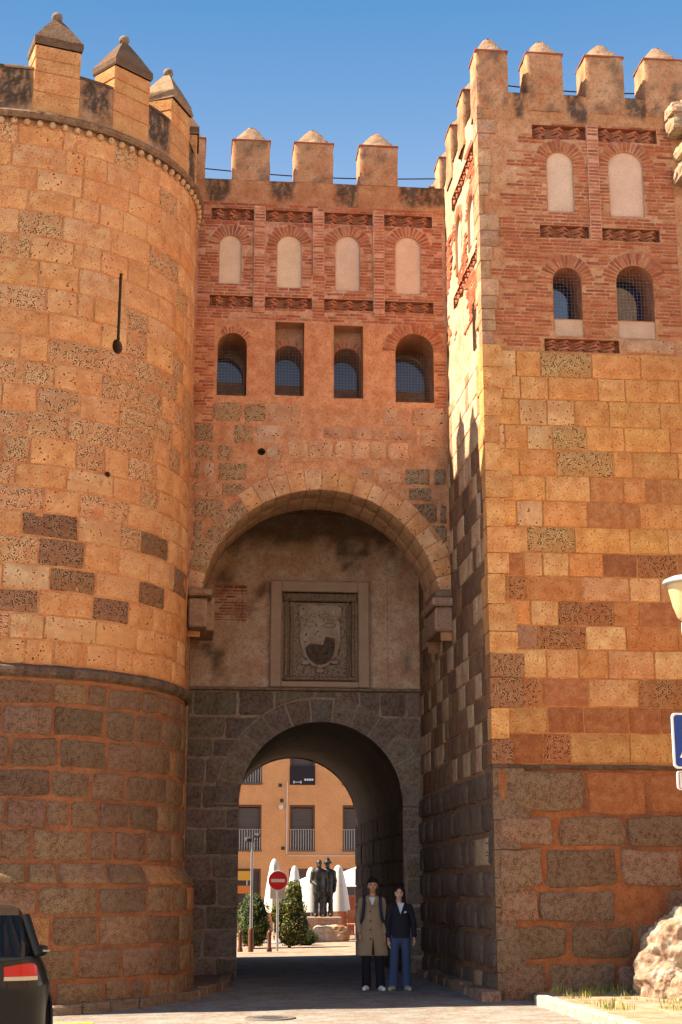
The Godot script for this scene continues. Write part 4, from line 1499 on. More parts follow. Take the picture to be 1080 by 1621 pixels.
	for i in 22:
		add_box(ld, Vector3(4.62 + i * 0.25 + 0.12, 3.455 + rr(-0.008, 0.008), -23.385), Vector3(0.255, rr(0.05, 0.08), rr(0.07, 0.1)), vary(Color(0.15, 0.095, 0.065), 0.25), Basis(Vector3.BACK, rr(-0.02, 0.02)), 0.015)
	build("offset_ledge", ld, "rubble", t)
	# boulders of granite at the foot, wide orange joints
	var gp := func(_u: float, v: float, _w: float) -> Array:
		if v > 2.85 and rng.randf() < 0.6: return ["rubble", vary(Color(0.40, 0.165, 0.065), 0.15), 0.5]
		var c := GRAN if rng.randf() < 0.65 else Color(0.235, 0.145, 0.09)
		return ["granite", vary(c, 0.2, 0.05), rr(0.5, 1.3)]
	lay(bag, "stone", F, 4.67, -0.1, 9.9, 3.42, Vector2(0.46, 0.66), Vector2(0.6, 1.4), {"joint": 0.042, "jit": 0.03, "hv": 0.014, "rnd": 0.075, "proud": 0.045, "bevel": 0.05, "bulge": 0.025, "tilt": 0.02, "run": true, "skip": 0.07}, gp)
	# side stones
	var sp2 := func(u: float, v: float, _w: float) -> Array:
		var k := rng.randf()
		if v > 9.4: return ["ashlar", vary(Color(0.64, 0.49, 0.34), 0.08), 0.8] if k < 0.7 else ["rubble", vary(Color(0.46, 0.30, 0.18), 0.1), 0.8]  # upper stones share the sun-whitened tone
		if v > 3.4:
			if k < 0.34: return ["lime", vary(Color(0.52, 0.37, 0.24), 0.08), 1.0]
			if k < 0.62: return ["pitted", vary(Color(0.36, 0.22, 0.12), 0.2), 0.6]
			return ["rubble", vary(Color(0.24, 0.15, 0.095), 0.25), 0.6]
		if k < 0.08: return ["lime", vary(Color(0.40, 0.28, 0.18), 0.1), 1.0]
		return ["granite", vary(Color(0.155, 0.11, 0.085), 0.22), rr(0.6, 1.3)]
	lay(bag, "stone", L, -31.0, 3.45, -23.42, 10.6, Vector2(0.38, 0.47), Vector2(0.35, 0.8), {"joint": 0.022, "jit": 0.008, "rnd": 0.014, "proud": 0.014, "bevel": 0.01, "bulge": 0.0, "tilt": 0.02, "run": true}, sp2, [rect(-27.0, 10.4, -23.4, 11)])
	lay(bag, "stone", L, -31.0, -0.1, -23.42, 3.42, Vector2(0.45, 0.6), Vector2(0.5, 1.1), {"joint": 0.05, "jit": 0.02, "hv": 0.025, "rnd": 0.06, "proud": 0.05, "bevel": 0.035, "bulge": 0.01, "tilt": 0.02, "run": true}, sp2)
	# worn quoins along the arris
	var v := -0.05
	while v < 14.7:
		var h := rr(0.34, 0.5) if v < 10 else rr(0.14, 0.36)
		var q := Acc.new()
		var wx := rr(0.25, 0.6)
		var wz := rr(0.25, 0.6)
		var out := rr(0.026, 0.038)
		var c := Color(0.68, 0.36, 0.14)
		var mt := "ashlar"
		if v < 3.4:
			c = Color(0.20, 0.13, 0.085); mt = "granite"
		elif v < 5.5 and rng.randf() < 0.5:
			c = Color(0.40, 0.20, 0.10); mt = "pitted"
		elif v > 10.2:
			c = Color(0.55, 0.34, 0.20); mt = "rubble" if rng.randf() < 0.5 else "plaster"
			wx = rr(0.06, 0.35)
		var cc := vary(c, 0.1)
		boulder(q, Vector3(4.65 - out + wx / 2, v + h / 2, -23.4 + out - wz / 2), Vector3(wx, h - 0.008, wz), v * 31, 6, 0.005, func(_p, _n): return cc, 1.58, 120.0)
		build("quoin", q, mt, t)
		v += h
	# rough stones of the broken wall at the right
	for i in 80:
		var st := Acc.new()
		var y := rr(12.7, 14.75)
		var x := lerpf(8.36, 8.06, (y - 12.7) / 2.05) + rr(0, 1.6)
		var c2 := vary(Color(0.52, 0.38, 0.25), 0.15)
		boulder(st, Vector3(x, y, -23.25 + rr(-0.05, 0.1)), Vector3(rr(0.2, 0.45), rr(0.15, 0.3), 0.5), i * 37.0, 7, 0.055, func(_p, _n): return c2, 1.2, 110.0)
		build("projecting_stone", st, "rubble", t)
	# footing stones at the passage side
	for i in 9:
		var st := Acc.new()
		var c3 := vary(Color(0.25, 0.17, 0.12), 0.2)
		boulder(st, Vector3(4.56 - rr(0, 0.1), 0.02, -23.5 - i * 0.75), Vector3(rr(0.25, 0.4), rr(0.2, 0.34), rr(0.6, 0.8)), i * 51.0, 6, 0.03, func(_p, _n): return c3, 0.9, 60.0)
		build("footing_stone", st, "granite", t)
	flush(bag, t)


# unseen houses, added beside and behind the camera to bounce sunlight onto the fronts
func added_houses() -> void:
	for i in 4:
		var h: float = [11.5, 13.0, 12.0, 13.5][i]
		var z0: float = [-19.0, -8.0, 4.0, 17.0][i]
		var t := thing("added_house", ["cream house added out of view to bounce light, nearest the square tower", "ochre house added out of view to bounce light, second from the tower", "pale house added out of view to bounce light, third from the tower", "sand coloured house added out of view to bounce light, last from the tower"][i], "house", Vector3.ZERO, 0.0, "added houses that bounce sunlight from out of view")
		var a := Acc.new()
		add_box(a, Vector3(14.5, h / 2 - 0.1, z0 + 5.6), Vector3(8.0, h + 0.2, 11.2), [Color(0.72, 0.56, 0.38), Color(0.72, 0.48, 0.27), Color(0.74, 0.60, 0.43), Color(0.70, 0.52, 0.33)][i])
		build("wall", a, "smooth_plaster", t)
		var r := Acc.new()
		add_prism(r, PackedVector2Array([Vector2(10.1, h), Vector2(18.9, h), Vector2(14.5, h + 1.8)]), Vector3(0, 0, z0 - 0.05), Vector3.RIGHT, Vector3.UP, Vector3(0, 0, 11.25), Color(0.36, 0.15, 0.08))
		build("roof", r, "brick", t)
		for f in 4:
			for k in 3:
				if 1.6 + f * 3.0 > h - 1.2:
					continue
				var w := Acc.new()
				add_box(w, Vector3(10.49, 1.7 + f * 3.0, z0 + 2.2 + k * 3.4), Vector3(0.06, 1.5, 1.0), Color(0.10, 0.08, 0.07))
				var wn := build("window", w, "plain", t)
				var fr := Acc.new()
				add_box(fr, Vector3(10.46, 0.9 + f * 3.0, z0 + 2.2 + k * 3.4), Vector3(0.16, 0.08, 1.2), Color(0.5, 0.42, 0.34))
				build("sill", fr, "granite", wn)

func details() -> void:
	footing()
	street_things()
	car()
	people()
	plaza()

func footing() -> void:
	# low footing and kerb along the round tower
	var line := [V(-6.5, 0, -21.9), V(-3.4, 0, -21.95), V(-1.9, 0, -22.25), V(-0.75, 0, -23.4), V(0.1, 0, -25.2), V(0.62, 0, -27.6), V(0.78, 0, -30.2)]
	var a := Acc.new()
	var c := V(-3.4, 0.0, -27.0)
	for i in line.size() - 1:
		var p: Vector3 = line[i] + V(0, gy(line[i].x, 0) + 0.10, 0)
		var q: Vector3 = line[i + 1] + V(0, gy(line[i + 1].x, 0) + 0.10, 0)
		a.tri(p, c + V(0, 0.1, 0), q, Color(0.22, 0.16, 0.12))
	setting("footing", a, "road")
	var k := Node3D.new()
	k.name = "footing_kerb"
	k.set_meta("kind", "structure")
	add_child(k)
	for i in line.size() - 1:
		var d: Vector3 = line[i + 1] - line[i]
		var count := maxi(1, roundi(d.length() / 0.62))
		for j in count:
			var m: Vector3 = line[i] + d * (j + 0.5) / count
			var s := Acc.new()
			add_box(s, V(m.x, gy(m.x, 0) + 0.035 + rr(-0.01, 0.01), m.z), Vector3(0.2, 0.2, d.length() / count - 0.012), vary(Color(0.24, 0.165, 0.115), 0.15), Basis(Vector3.UP, atan2(d.x, d.z) + rr(-0.03, 0.03)), 0.025)
			build("kerb_stone", s, "granite", k)

func street_things() -> void:
	# boulder
	var r := Acc.new()
	var rc := func(p: Vector3, _n: Vector3) -> Color:
		var n := noise_at(p, 45.0)
		return mixc(mixc(Color(0.46, 0.37, 0.28), Color(0.38, 0.275, 0.195), clampf(n + 0.5, 0, 1)), Color(0.53, 0.47, 0.38), clampf(noise_at(p, 130.0) * 3.0 - 0.3, 0, 1))
	boulder(r, V(7.8, 0.42, -22.35), V(2.7, 2.15, 1.6), 300, 56, 0.17, rc, 0.15, 55.0)
	var rock := build("boulder", r, "rubble", self)
	tag(rock, "pale weathered boulder on the grassy pavement before the square tower", "rock")
	var r2 := Acc.new()
	boulder(r2, V(7.15, 0.22, -21.75), V(0.85, 0.6, 0.7), 900, 26, 0.09, rc, 0.2, 80.0)
	tag(build("boulder", r2, "rubble", self), "small pale stone leaning against the front of the big boulder", "rock")
	# grass
	var g := Acc.new()
	for i in 5200:
		var x := rr(5.3, 8.2)
		var z := rr(-23.3, -19.6)
		var n := noise_at(V(x, 0, z), 55.0) + 0.9 * clampf((-22.7 - z) / 0.5, 0, 1) * 0.5 + 0.4 * clampf((x - 6.2) / 1.2, 0, 1) * clampf((z + 21.6) / 0.7, 0, 1)
		if n < 0.16:
			continue
		var y := gy(x, z) + 0.11
		var h := rr(0.04, 0.14) * (0.6 + n)
		var an := rr(0, TAU)
		var l := V(cos(an), 0, sin(an)) * rr(0.01, 0.06)
		var w := V(-sin(an), 0, cos(an)) * 0.005
		var c := vary(Color(0.17, 0.23, 0.03) if rng.randf() < 0.6 else Color(0.36, 0.29, 0.11), 0.25)
		g.quad(V(x, y, z) - w, V(x, y + h * 0.6, z) + l * 0.4 - w * 0.8, V(x, y + h * 0.6, z) + l * 0.4 + w * 0.8, V(x, y, z) + w, c)
		g.tri(V(x, y + h * 0.6, z) + l * 0.4 - w * 0.8, V(x, y + h, z) + l, V(x, y + h * 0.6, z) + l * 0.4 + w * 0.8, c)
	var go := build("grass", g, "leaf", self, "stuff")
	tag(go, "short tufts of grass growing between the pavement slabs", "grass")
	# yellow marking and manhole cover
	var ym := Acc.new()
	for i in 10:
		var x := -2.3 + i * 0.11
		var z := -20.75 + 0.02 * sin(i * 2.0)
		ym.quad(V(x, gy(x, z) + 0.018, z + 0.10 + rr(-0.015, 0.015)), V(x, gy(x, z) + 0.018, z - 0.12), V(x + 0.11, gy(x + 0.11, z) + 0.018, z - 0.12), V(x + 0.11, gy(x + 0.11, z) + 0.018, z + 0.10 + rr(-0.015, 0.015)), vary(Color(0.62, 0.46, 0.05), 0.06))
	setting("yellow_marking", ym, "paving")
	var mc := thing("manhole_cover", "dark round iron manhole cover in the sunlit road", "manhole cover", V(1.1, gy(1.1, 0) + 0.012, -21.0))
	var ma := Acc.new()
	add_lathe(ma, [[0.34, -0.03], [0.34, 0.008], [0.31, 0.012], [0.31, 0.004], [0.005, 0.006]], V(0, 0, 0), 32, Color(0.14, 0.12, 0.11))
	build("cover", ma, "rubber", mc)
	for i in 5:
		var rb := Acc.new()
		add_box(rb, V(0, 0.008, -0.2 + i * 0.1), V(0.45 - 0.12 * absf(i - 2), 0.008, 0.03), Color(0.16, 0.14, 0.13))
		build("rib", rb, "rubber", mc)
	# cable along the battlements
	var cb := Acc.new()
	var pts := []
	for i in 25:
		var t := i / 24.0
		pts.append(V(lerpf(-0.3, 4.9, t), 15.62 - 0.10 * sin(PI * t), -27.9))
	add_tube(cb, pts, [0.012], 6, Color(0.02, 0.02, 0.025))
	tag(build("cable", cb, "rubber", self), "thin black cable strung behind the merlons of the gate wall", "cable")
	var cb2 := Acc.new()
	var pt2 := []
	for i in 20:
		var t := i / 19.0
		pt2.append(V(lerpf(5.0, 8.6, t), 15.72 - 0.08 * sin(PI * t), -24.3))
	add_tube(cb2, pt2, [0.012], 6, Color(0.02, 0.02, 0.025))
	tag(build("cable", cb2, "rubber", self), "thin black cable strung behind the merlons of the square tower", "cable")
	# street lamp at the right edge
	var lp := thing("street_lamp", "street lamp with cream bell shade and grey rim at the right edge", "street lamp", V(5.70, gy(6, 0) + 0.02, -17.0))
	var pole := Acc.new()
	add_lathe(pole, [[0.10, 0.0], [0.10, 0.25], [0.055, 0.32], [0.045, 1.2], [0.035, 4.4], [0.045, 4.42], [0.045, 4.5]], Vector3.ZERO, 14, Color(0.05, 0.05, 0.055))
	build("pole", pole, "paint", lp)
	var col := Acc.new()
	add_lathe(col, [[0.05, 4.46], [0.062, 4.47], [0.062, 4.60], [0.05, 4.62], [0.03, 4.62]], Vector3.ZERO, 16, Color(0.6, 0.6, 0.58))
	build("collar", col, "paint", lp)
	var gl := Acc.new()
	add_lathe(gl, [[0.05, 4.62], [0.10, 4.66], [0.15, 4.80], [0.19, 4.98], [0.205, 5.06]], Vector3.ZERO, 24, Color(0.62, 0.46, 0.24))
	build("lamp_shade", gl, "paint", lp)
	var rim := Acc.new()
	add_lathe(rim, [[0.20, 5.06], [0.245, 5.055], [0.255, 5.08], [0.24, 5.11], [0.15, 5.15], [0.02, 5.17]], Vector3.ZERO, 24, Color(0.40, 0.41, 0.43))
	build("lid", rim, "paint", lp)
	# crossing sign
	var sg := thing("crossing_sign", "blue pedestrian crossing sign with white border above a small grey plate", "sign", V(5.655, gy(6, 0) - 0.105, -16.7), 0.12)
	var sp1 := Acc.new()
	add_tube(sp1, [V(0, 0, -0.05), V(0, 3.7, -0.05)], [0.03], 12, Color(0.42, 0.43, 0.44))
	build("pole", sp1, "steel", sg)
	var pb := Acc.new()
	add_prism(pb, rounded(0.62, 0.62, 0.05), V(0, 3.33, -0.012), V(1, 0, 0), V(0, 1, 0), V(0, 0, 0.022), Color(0.74, 0.75, 0.76))
	var pl := build("panel", pb, "paint", sg)
	var bl := Acc.new()
	add_prism(bl, rounded(0.575, 0.575, 0.04), V(0, 3.33, 0.009), V(1, 0, 0), V(0, 1, 0), V(0, 0, 0.004), Color(0.012, 0.05, 0.26))
	build("blue_field", bl, "paint", pl)
	var tr := Acc.new()
	add_prism(tr, PackedVector2Array([V2(-0.24, -0.19), V2(0.24, -0.19), V2(0, 0.23)]), V(0, 3.33, 0.014), V(1, 0, 0), V(0, 1, 0), V(0, 0, 0.003), Color(0.75, 0.76, 0.77))
	build("white_triangle", tr, "paint", pl)
	var wk := Acc.new()
	add_ball(wk, V(0.01, 3.42, 0.018), V(0.025, 0.025, 0.002), Color(0.02, 0.02, 0.02), 12, 6)
	for q in [[0.01, 3.39, 0.0, 3.28, 0.024], [0.0, 3.29, -0.06, 3.18, 0.014], [0.0, 3.29, 0.06, 3.18, 0.014], [0.01, 3.38, -0.05, 3.31, 0.011], [0.01, 3.38, 0.06, 3.32, 0.011]]:
		add_tube(wk, [V(q[0], q[1], 0.017), V(q[2], q[3], 0.017)], [q[4] * 0.9], 6, Color(0.02, 0.02, 0.02))
	for q in 4:
		add_box(wk, V(-0.13 + q * 0.085, 3.16, 0.018), V(0.045, 0.03, 0.003), Color(0.02, 0.02, 0.02))
	for i in wk.v.size():
		wk.v[i].z = 0.017 + (wk.v[i].z - 0.017) * 0.15 + 0.0012
	build("walking_figure", wk, "paint", pl)
	var p2 := Acc.new()
	add_prism(p2, rounded(0.58, 0.21, 0.035), V(0.01, 2.89, -0.012), V(1, 0, 0), V(0, 1, 0), V(0, 0, 0.022), Color(0.66, 0.65, 0.64))
	var plate := build("plate", p2, "paint", sg)
	var bd := Acc.new()
	for e in [[0, 0.088, 0.53, 0.005], [0, -0.088, 0.53, 0.005], [-0.265, 0, 0.005, 0.17], [0.265, 0, 0.005, 0.17]]:
		add_box(bd, V(0.01 + e[0], 2.89 + e[1], 0.0115), V(e[2], e[3], 0.003), Color(0.03, 0.03, 0.05))
	build("border", bd, "paint", plate)
	text("P", 0.085, V(-0.20, 2.915, 0.012), plate, Color(0.02, 0.02, 0.02))

func text(words: String, h: float, at: Vector3, parent: Node, c: Color) -> void:
	var t := TextMesh.new()
	var f := SystemFont.new()
	f.font_names = PackedStringArray(["Droid Sans"])
	f.font_weight = 700
	t.font = f
	t.text = words
	t.font_size = 32
	t.pixel_size = h / 24.0
	t.depth = 0.003
	var m := StandardMaterial3D.new()
	m.albedo_color = c.linear_to_srgb()
	m.roughness = 0.6
	t.material = m
	var o := MeshInstance3D.new()
	o.mesh = t
	o.name = "lettering"
	o.position = at
	parent.add_child(o, true)

func rounded(w: float, h: float, r: float) -> PackedVector2Array:
	var p := PackedVector2Array()
	for k in 4:
		var c := V2((w / 2 - r) * [1, -1, -1, 1][k], (h / 2 - r) * [1, 1, -1, -1][k])
		for i in 6:
			var an := PI / 2 * (k + i / 5.0)
			p.append(c + V2(cos(an), sin(an)) * r)
	return p

# ---------------------------------------------------------------- parked car
func car() -> void:
	var t := thing("parked_car", "black hatchback with red tail light parked at the left edge of the road", "car", V(-2.26, gy(-2, 0) + 0.01, -15.95), deg_to_rad(12.5))
	# stations along the length, rear to front: z, half width, sill, shoulder, belt
	var st := [[0.83, 0.30, 0.34, 0.76, 1.02], [0.815, 0.50, 0.31, 0.77, 1.03], [0.77, 0.635, 0.28, 0.78, 1.04], [0.68, 0.745, 0.25, 0.80, 1.05], [0.52, 0.825, 0.23, 0.81, 1.05], [0.3, 0.87, 0.22, 0.82, 1.04], [0.0, 0.895, 0.22, 0.82, 1.02], [-0.6, 0.89, 0.20, 0.80, 0.97], [-1.6, 0.885, 0.20, 0.79, 0.95], [-2.3, 0.885, 0.22, 0.77, 0.93], [-2.8, 0.87, 0.22, 0.72, 0.84], [-3.2, 0.80, 0.24, 0.64, 0.72], [-3.42, 0.62, 0.28, 0.55, 0.60]]
	var black := Color(0.012, 0.012, 0.014)
	var a := Acc.new()
	var rows := []
	for s in st:
		var w: float = s[1]
		var ring := []
		for q in [[0.0, s[2] - 0.03], [w * 0.86, s[2] - 0.03], [w * 0.965, s[2] + 0.02], [w * 0.985, s[2] + 0.14], [w * 0.975, lerpf(s[2], s[3], 0.55)], [w, s[3] - 0.02], [w * 0.99, s[3] + 0.02], [w * 0.94, lerpf(s[3], s[4], 0.6)], [w * 0.89, s[4] - 0.01], [w * 0.82, s[4] + 0.01], [0.0, s[4] + 0.02]]:
			ring.append(V(q[0], q[1], s[0]))
		rows.append(ring)
	for side in [1, -1]:
		var base := a.v.size()
		var m: int = rows[0].size()
		for i in rows.size():
			for j in m:
				var du: Vector3 = rows[mini(i + 1, rows.size() - 1)][j] - rows[maxi(i - 1, 0)][j]
				var dv: Vector3 = rows[i][mini(j + 1, m - 1)] - rows[i][maxi(j - 1, 0)]
				var n := dv.cross(-du).normalized() if dv.cross(-du).x >= 0 or j > 8 else -dv.cross(-du).normalized()
				if j >= 9:
					n = V(0, 1, 0)
				if j == 0:
					n = V(0, -1, 0)
				var p: Vector3 = rows[i][j]
				a.vert(V(p.x * side, p.y, p.z), V(n.x * side, n.y, n.z).normalized(), black)
		for i in rows.size() - 1:
			for j in m - 1:
				var q := base + i * m + j
				if side > 0:
					a.ix.append_array(PackedInt32Array([q, q + 1, q + m, q + 1, q + m + 1, q + m]))
				else:
					a.ix.append_array(PackedInt32Array([q, q + m, q + 1, q + 1, q + m, q + m + 1]))
	# closed tail and nose
	for e in [0, rows.size() - 1]:
		for j in rows[e].size() - 1:
			var p: Vector3 = rows[e][j]
			var q: Vector3 = rows[e][j + 1]
			a.quad(V(-p.x, p.y, p.z), V(-q.x, q.y, q.z), q, p, black)
	var body := build("body", a, "car_paint", t)
	# cabin: z, roof height, half width below, half width above
	var cb := [[0.74, 1.05, 0.60, 0.56], [0.62, 1.22, 0.69, 0.57], [0.44, 1.44, 0.74, 0.56], [0.15, 1.51, 0.78, 0.575], [-0.8, 1.53, 0.79, 0.58], [-1.35, 1.48, 0.785, 0.575], [-1.75, 1.26, 0.78, 0.60], [-2.25, 0.97, 0.76, 0.68]]
	var gs := Acc.new()
	var rf := Acc.new()
	for i in cb.size() - 1:
		var c0: Array = cb[i]
		var c1: Array = cb[i + 1]
		for s in [1, -1]:
			gs.quad(V(c0[2] * s, 0.98, c0[0]), V(c0[3] * s, c0[1] - 0.04, c0[0]), V(c1[3] * s, c1[1] - 0.04, c1[0]), V(c1[2] * s, 0.98, c1[0]), Color.WHITE)
			rf.quad(V(c0[3] * s * 1.01, c0[1] - 0.05, c0[0]), V(c0[3] * s * 0.93, c0[1], c0[0]), V(c1[3] * s * 0.93, c1[1], c1[0]), V(c1[3] * s * 1.01, c1[1] - 0.05, c1[0]), black)
		var acc := gs if i < 2 or i > 4 else rf
		acc.quad(V(-c0[3] * 0.93, c0[1], c0[0]), V(c0[3] * 0.93, c0[1], c0[0]), V(c1[3] * 0.93, c1[1], c1[0]), V(-c1[3] * 0.93, c1[1], c1[0]), black)
	build("windows", gs, "glass", t)
	build("roof", rf, "car_paint", body)
	# pillars
	for s in [1, -1]:
		for q in [[0.62, 1.06, 0.40, 1.43, 0.045], [-0.05, 0.99, -0.02, 1.43, 0.03], [-0.95, 0.99, -0.85, 1.45, 0.03], [-2.2, 0.99, -1.38, 1.43, 0.035]]:
			var p := Acc.new()
			add_tube(p, [V((0.775 if q[0] < 0.5 else 0.70) * s, q[1], q[0]), V((0.685 if q[0] < 0.5 else 0.64) * s, lerpf(q[1], q[3], 0.5), lerpf(q[0], q[2], 0.5)), V(0.585 * s, q[3], q[2])], [q[4]], 8, black)
			build("pillar", p, "car_paint", body)
		var tl := Acc.new()
		var tw := Acc.new()
		var plan := [[0.36, 0.838, 0.97], [0.46, 0.828, 0.985], [0.54, 0.812, 0.995], [0.61, 0.785, 1.0], [0.66, 0.755, 0.995], [0.69, 0.73, 0.97]]
		for k in plan.size() - 1:
			var e0: Array = plan[k]
			var e1: Array = plan[k + 1]
			tl.quad(V(e0[0] * s, 0.885, e0[1]), V(e0[0] * s * 0.985, e0[2], e0[1] - 0.012), V(e1[0] * s * 0.985, e1[2], e1[1] - 0.012), V(e1[0] * s, 0.885, e1[1]), Color(0.42, 0.004, 0.006))
			tw.quad(V(e0[0] * s, 0.845, e0[1] + 0.002), V(e0[0] * s, 0.882, e0[1] + 0.002), V(e1[0] * s, 0.882, e1[1] + 0.002), V(e1[0] * s, 0.845, e1[1] + 0.002), Color(0.50, 0.38, 0.28))
			tl.quad(V(e0[0] * s * 0.985, e0[2], e0[1] - 0.012), V(e0[0] * s * 0.93, e0[2] + 0.004, e0[1] - 0.06), V(e1[0] * s * 0.93, e1[2] + 0.004, e1[1] - 0.06), V(e1[0] * s * 0.985, e1[2], e1[1] - 0.012), Color(0.35, 0.004, 0.006))
		var tlo := build("tail_light", tl, "lens", t)
		build("reverse_light", tw, "lens", tlo)
		var rl := Acc.new()
		add_box(rl, V(0.55 * s, 0.40, 0.80), V(0.16, 0.035, 0.02), Color(0.45, 0.006, 0.008))
		build("reflector", rl, "lens", t)
		var mr := Acc.new()
		boulder(mr, V(0.985 * s, 1.03, -1.55), V(0.19, 0.135, 0.12), 3, 8, 0.0, func(_p, _n): return black, 0.5, 1.0)
		add_tube(mr, [V(0.80 * s, 0.97, -1.6), V(0.92 * s, 1.0, -1.57)], [0.025], 8, black)
		var mo := build("wing_mirror", mr, "car_paint", t)
		var ind := Acc.new()
		add_box(ind, V(1.05 * s, 1.03, -1.49), V(0.07, 0.018, 0.012), Color(0.6, 0.55, 0.45))
		build("indicator", ind, "lens", mo)
		for z in [0.0, -2.58]:
			var wo := Acc.new()
			var ty := []
			for q in [[0.20, -0.10], [0.29, -0.10], [0.318, -0.07], [0.322, 0.0], [0.318, 0.07], [0.29, 0.10], [0.20, 0.10]]:
				ty.append(q)
			add_lathe(wo, ty, Vector3.ZERO, 32, Color(0.018, 0.018, 0.019))
			var wr := Acc.new()
			add_lathe(wr, [[0.205, -0.09], [0.21, 0.07], [0.19, 0.085], [0.18, 0.03], [0.06, 0.04], [0.05, 0.06], [0.005, 0.065]], Vector3.ZERO, 32, Color(0.10, 0.10, 0.11))
			for k in 5:
				var an := TAU * k / 5
				add_box(wr, V(cos(an) * 0.12, 0.06, sin(an) * 0.12), V(0.16, 0.03, 0.045), Color(0.42, 0.42, 0.43), Basis(Vector3.UP, -an), 0.008)
			var turn := Transform3D(Basis(Vector3.BACK, -PI / 2 * s), V(0.80 * s, 0.322, z))
			for w in [wo, wr]:
				for i in w.v.size():
					w.v[i] = turn * w.v[i]
					w.n[i] = turn.basis * w.n[i]
			var whl := build("wheel", wo, "rubber", t)
			build("rim", wr, "steel", whl)
			var wa := Acc.new()
			var arc := []
			for k in 13:
				var an := PI * k / 12
				arc.append(V(0.885 * s, 0.31 + sin(an) * 0.375, z + cos(an) * 0.375))
			add_tube(wa, arc, [0.022], 6, Color(0.012, 0.012, 0.013))
			build("wheel_arch", wa, "car_paint", body)
	var pb := Acc.new()
	add_box(pb, V(0, 0.70, 0.815), V(0.52, 0.11, 0.012), Color(0.7, 0.7, 0.7), Basis(), 0.004)
	build("number_plate", pb, "paint", t)

# ---------------------------------------------------------------- bodies: distance fields meshed as surface nets
# a bone: [from, to, radius, radius, squash x, squash z]
func sdf(a: Acc, bones: Array, cell: float, k: float, col: Callable, origin := Transform3D()) -> void:
	var lo := Vector3(1e9, 1e9, 1e9)
	var hi := -lo
	for b in bones:
		var r := maxf(b[2], b[3]) * 1.3 + k + 2 * cell
		for p in [b[0], b[1]]:
			lo = lo.min(p - Vector3(r, r, r))
			hi = hi.max(p + Vector3(r, r, r))
	var nx := int((hi.x - lo.x) / cell) + 2
	var ny := int((hi.y - lo.y) / cell) + 2
	var nz := int((hi.z - lo.z) / cell) + 2
	var f := PackedFloat32Array()
	f.resize(nx * ny * nz)
	f.fill(1.0)
	for b in bones:
		var pa: Vector3 = b[0]
		var ab: Vector3 = b[1] - b[0]
		var l2 := maxf(ab.length_squared(), 1e-9)
		var sx: float = b[4] if b.size() > 4 else 1.0
		var sz: float = b[5] if b.size() > 5 else 1.0
		var ms := minf(1.0, minf(sx, sz))
		var rm := maxf(b[2], b[3]) * maxf(1.0, maxf(sx, sz)) + k + 2 * cell
		var p0: Vector3 = (b[0].min(b[1]) - Vector3(rm, rm, rm) - lo) / cell
		var p1: Vector3 = (b[0].max(b[1]) + Vector3(rm, rm, rm) - lo) / cell
		for z in range(maxi(0, int(p0.z)), mini(nz, int(p1.z) + 1)):
			for y in range(maxi(0, int(p0.y)), mini(ny, int(p1.y) + 1)):
				for x in range(maxi(0, int(p0.x)), mini(nx, int(p1.x) + 1)):
					var q := lo + Vector3(x, y, z) * cell - pa
					var t := clampf(q.dot(ab) / l2, 0, 1)
					var e := q - ab * t
					e.x /= sx
					e.z /= sz
					var d: float = (e.length() - lerpf(b[2], b[3], t)) * ms
					var i := (z * ny + y) * nx + x
					var o := f[i]
					var h := maxf(k - absf(o - d), 0.0) / k
					f[i] = minf(o, d) - h * h * k * 0.25
	var at := PackedInt32Array()
	at.resize(nx * ny * nz)
	at.fill(-1)
	var dx := [0, 1, 0, 1, 0, 1, 0, 1]
	var dy := [0, 0, 1, 1, 0, 0, 1, 1]
	var dz := [0, 0, 0, 0, 1, 1, 1, 1]
	var edges := [[0, 1], [2, 3], [4, 5], [6, 7], [0, 2], [1, 3], [4, 6], [5, 7], [0, 4], [1, 5], [2, 6], [3, 7]]
	var sy := nx
	var szz := nx * ny
	for z in nz - 1:
		for y in ny - 1:
			for x in nx - 1:
				var i := (z * ny + y) * nx + x
				var c := f[i]
				if c > 3 * cell or c < -3 * cell:
					continue
				var g := [c, f[i + 1], f[i + sy], f[i + sy + 1], f[i + szz], f[i + szz + 1], f[i + szz + sy], f[i + szz + sy + 1]]
				var inside := 0
				for w in g:
					if w < 0:
						inside += 1
				if inside == 0 or inside == 8:
					continue
				var s := Vector3.ZERO
				var m := 0
				for e in edges:
					var u: float = g[e[0]]
					var v: float = g[e[1]]
					if (u < 0) != (v < 0):
						var t := u / (u - v)
						s += Vector3(lerpf(dx[e[0]], dx[e[1]], t), lerpf(dy[e[0]], dy[e[1]], t), lerpf(dz[e[0]], dz[e[1]], t))
						m += 1
				var p := lo + (Vector3(x, y, z) + s / m) * cell
				var n := Vector3(g[1] + g[3] + g[5] + g[7] - g[0] - g[2] - g[4] - g[6], g[2] + g[3] + g[6] + g[7] - g[0] - g[1] - g[4] - g[5], g[4] + g[5] + g[6] + g[7] - g[0] - g[1] - g[2] - g[3]).normalized()
				at[i] = a.vert(origin * p, origin.basis * n, col.call(p))
	for z in range(1, nz - 1):
		for y in range(1, ny - 1):
			for x in range(1, nx - 1):
				var i := (z * ny + y) * nx + x
				if f[i] > 2 * cell or f[i] < -2 * cell:
					continue
				var neg := f[i] < 0
				_net(a, at, neg, f[i + 1] < 0, i, i - sy, i - sy - szz, i - szz)
				_net(a, at, neg, f[i + sy] < 0, i, i - szz, i - szz - 1, i - 1)
				_net(a, at, neg, f[i + szz] < 0, i, i - 1, i - 1 - sy, i - sy)

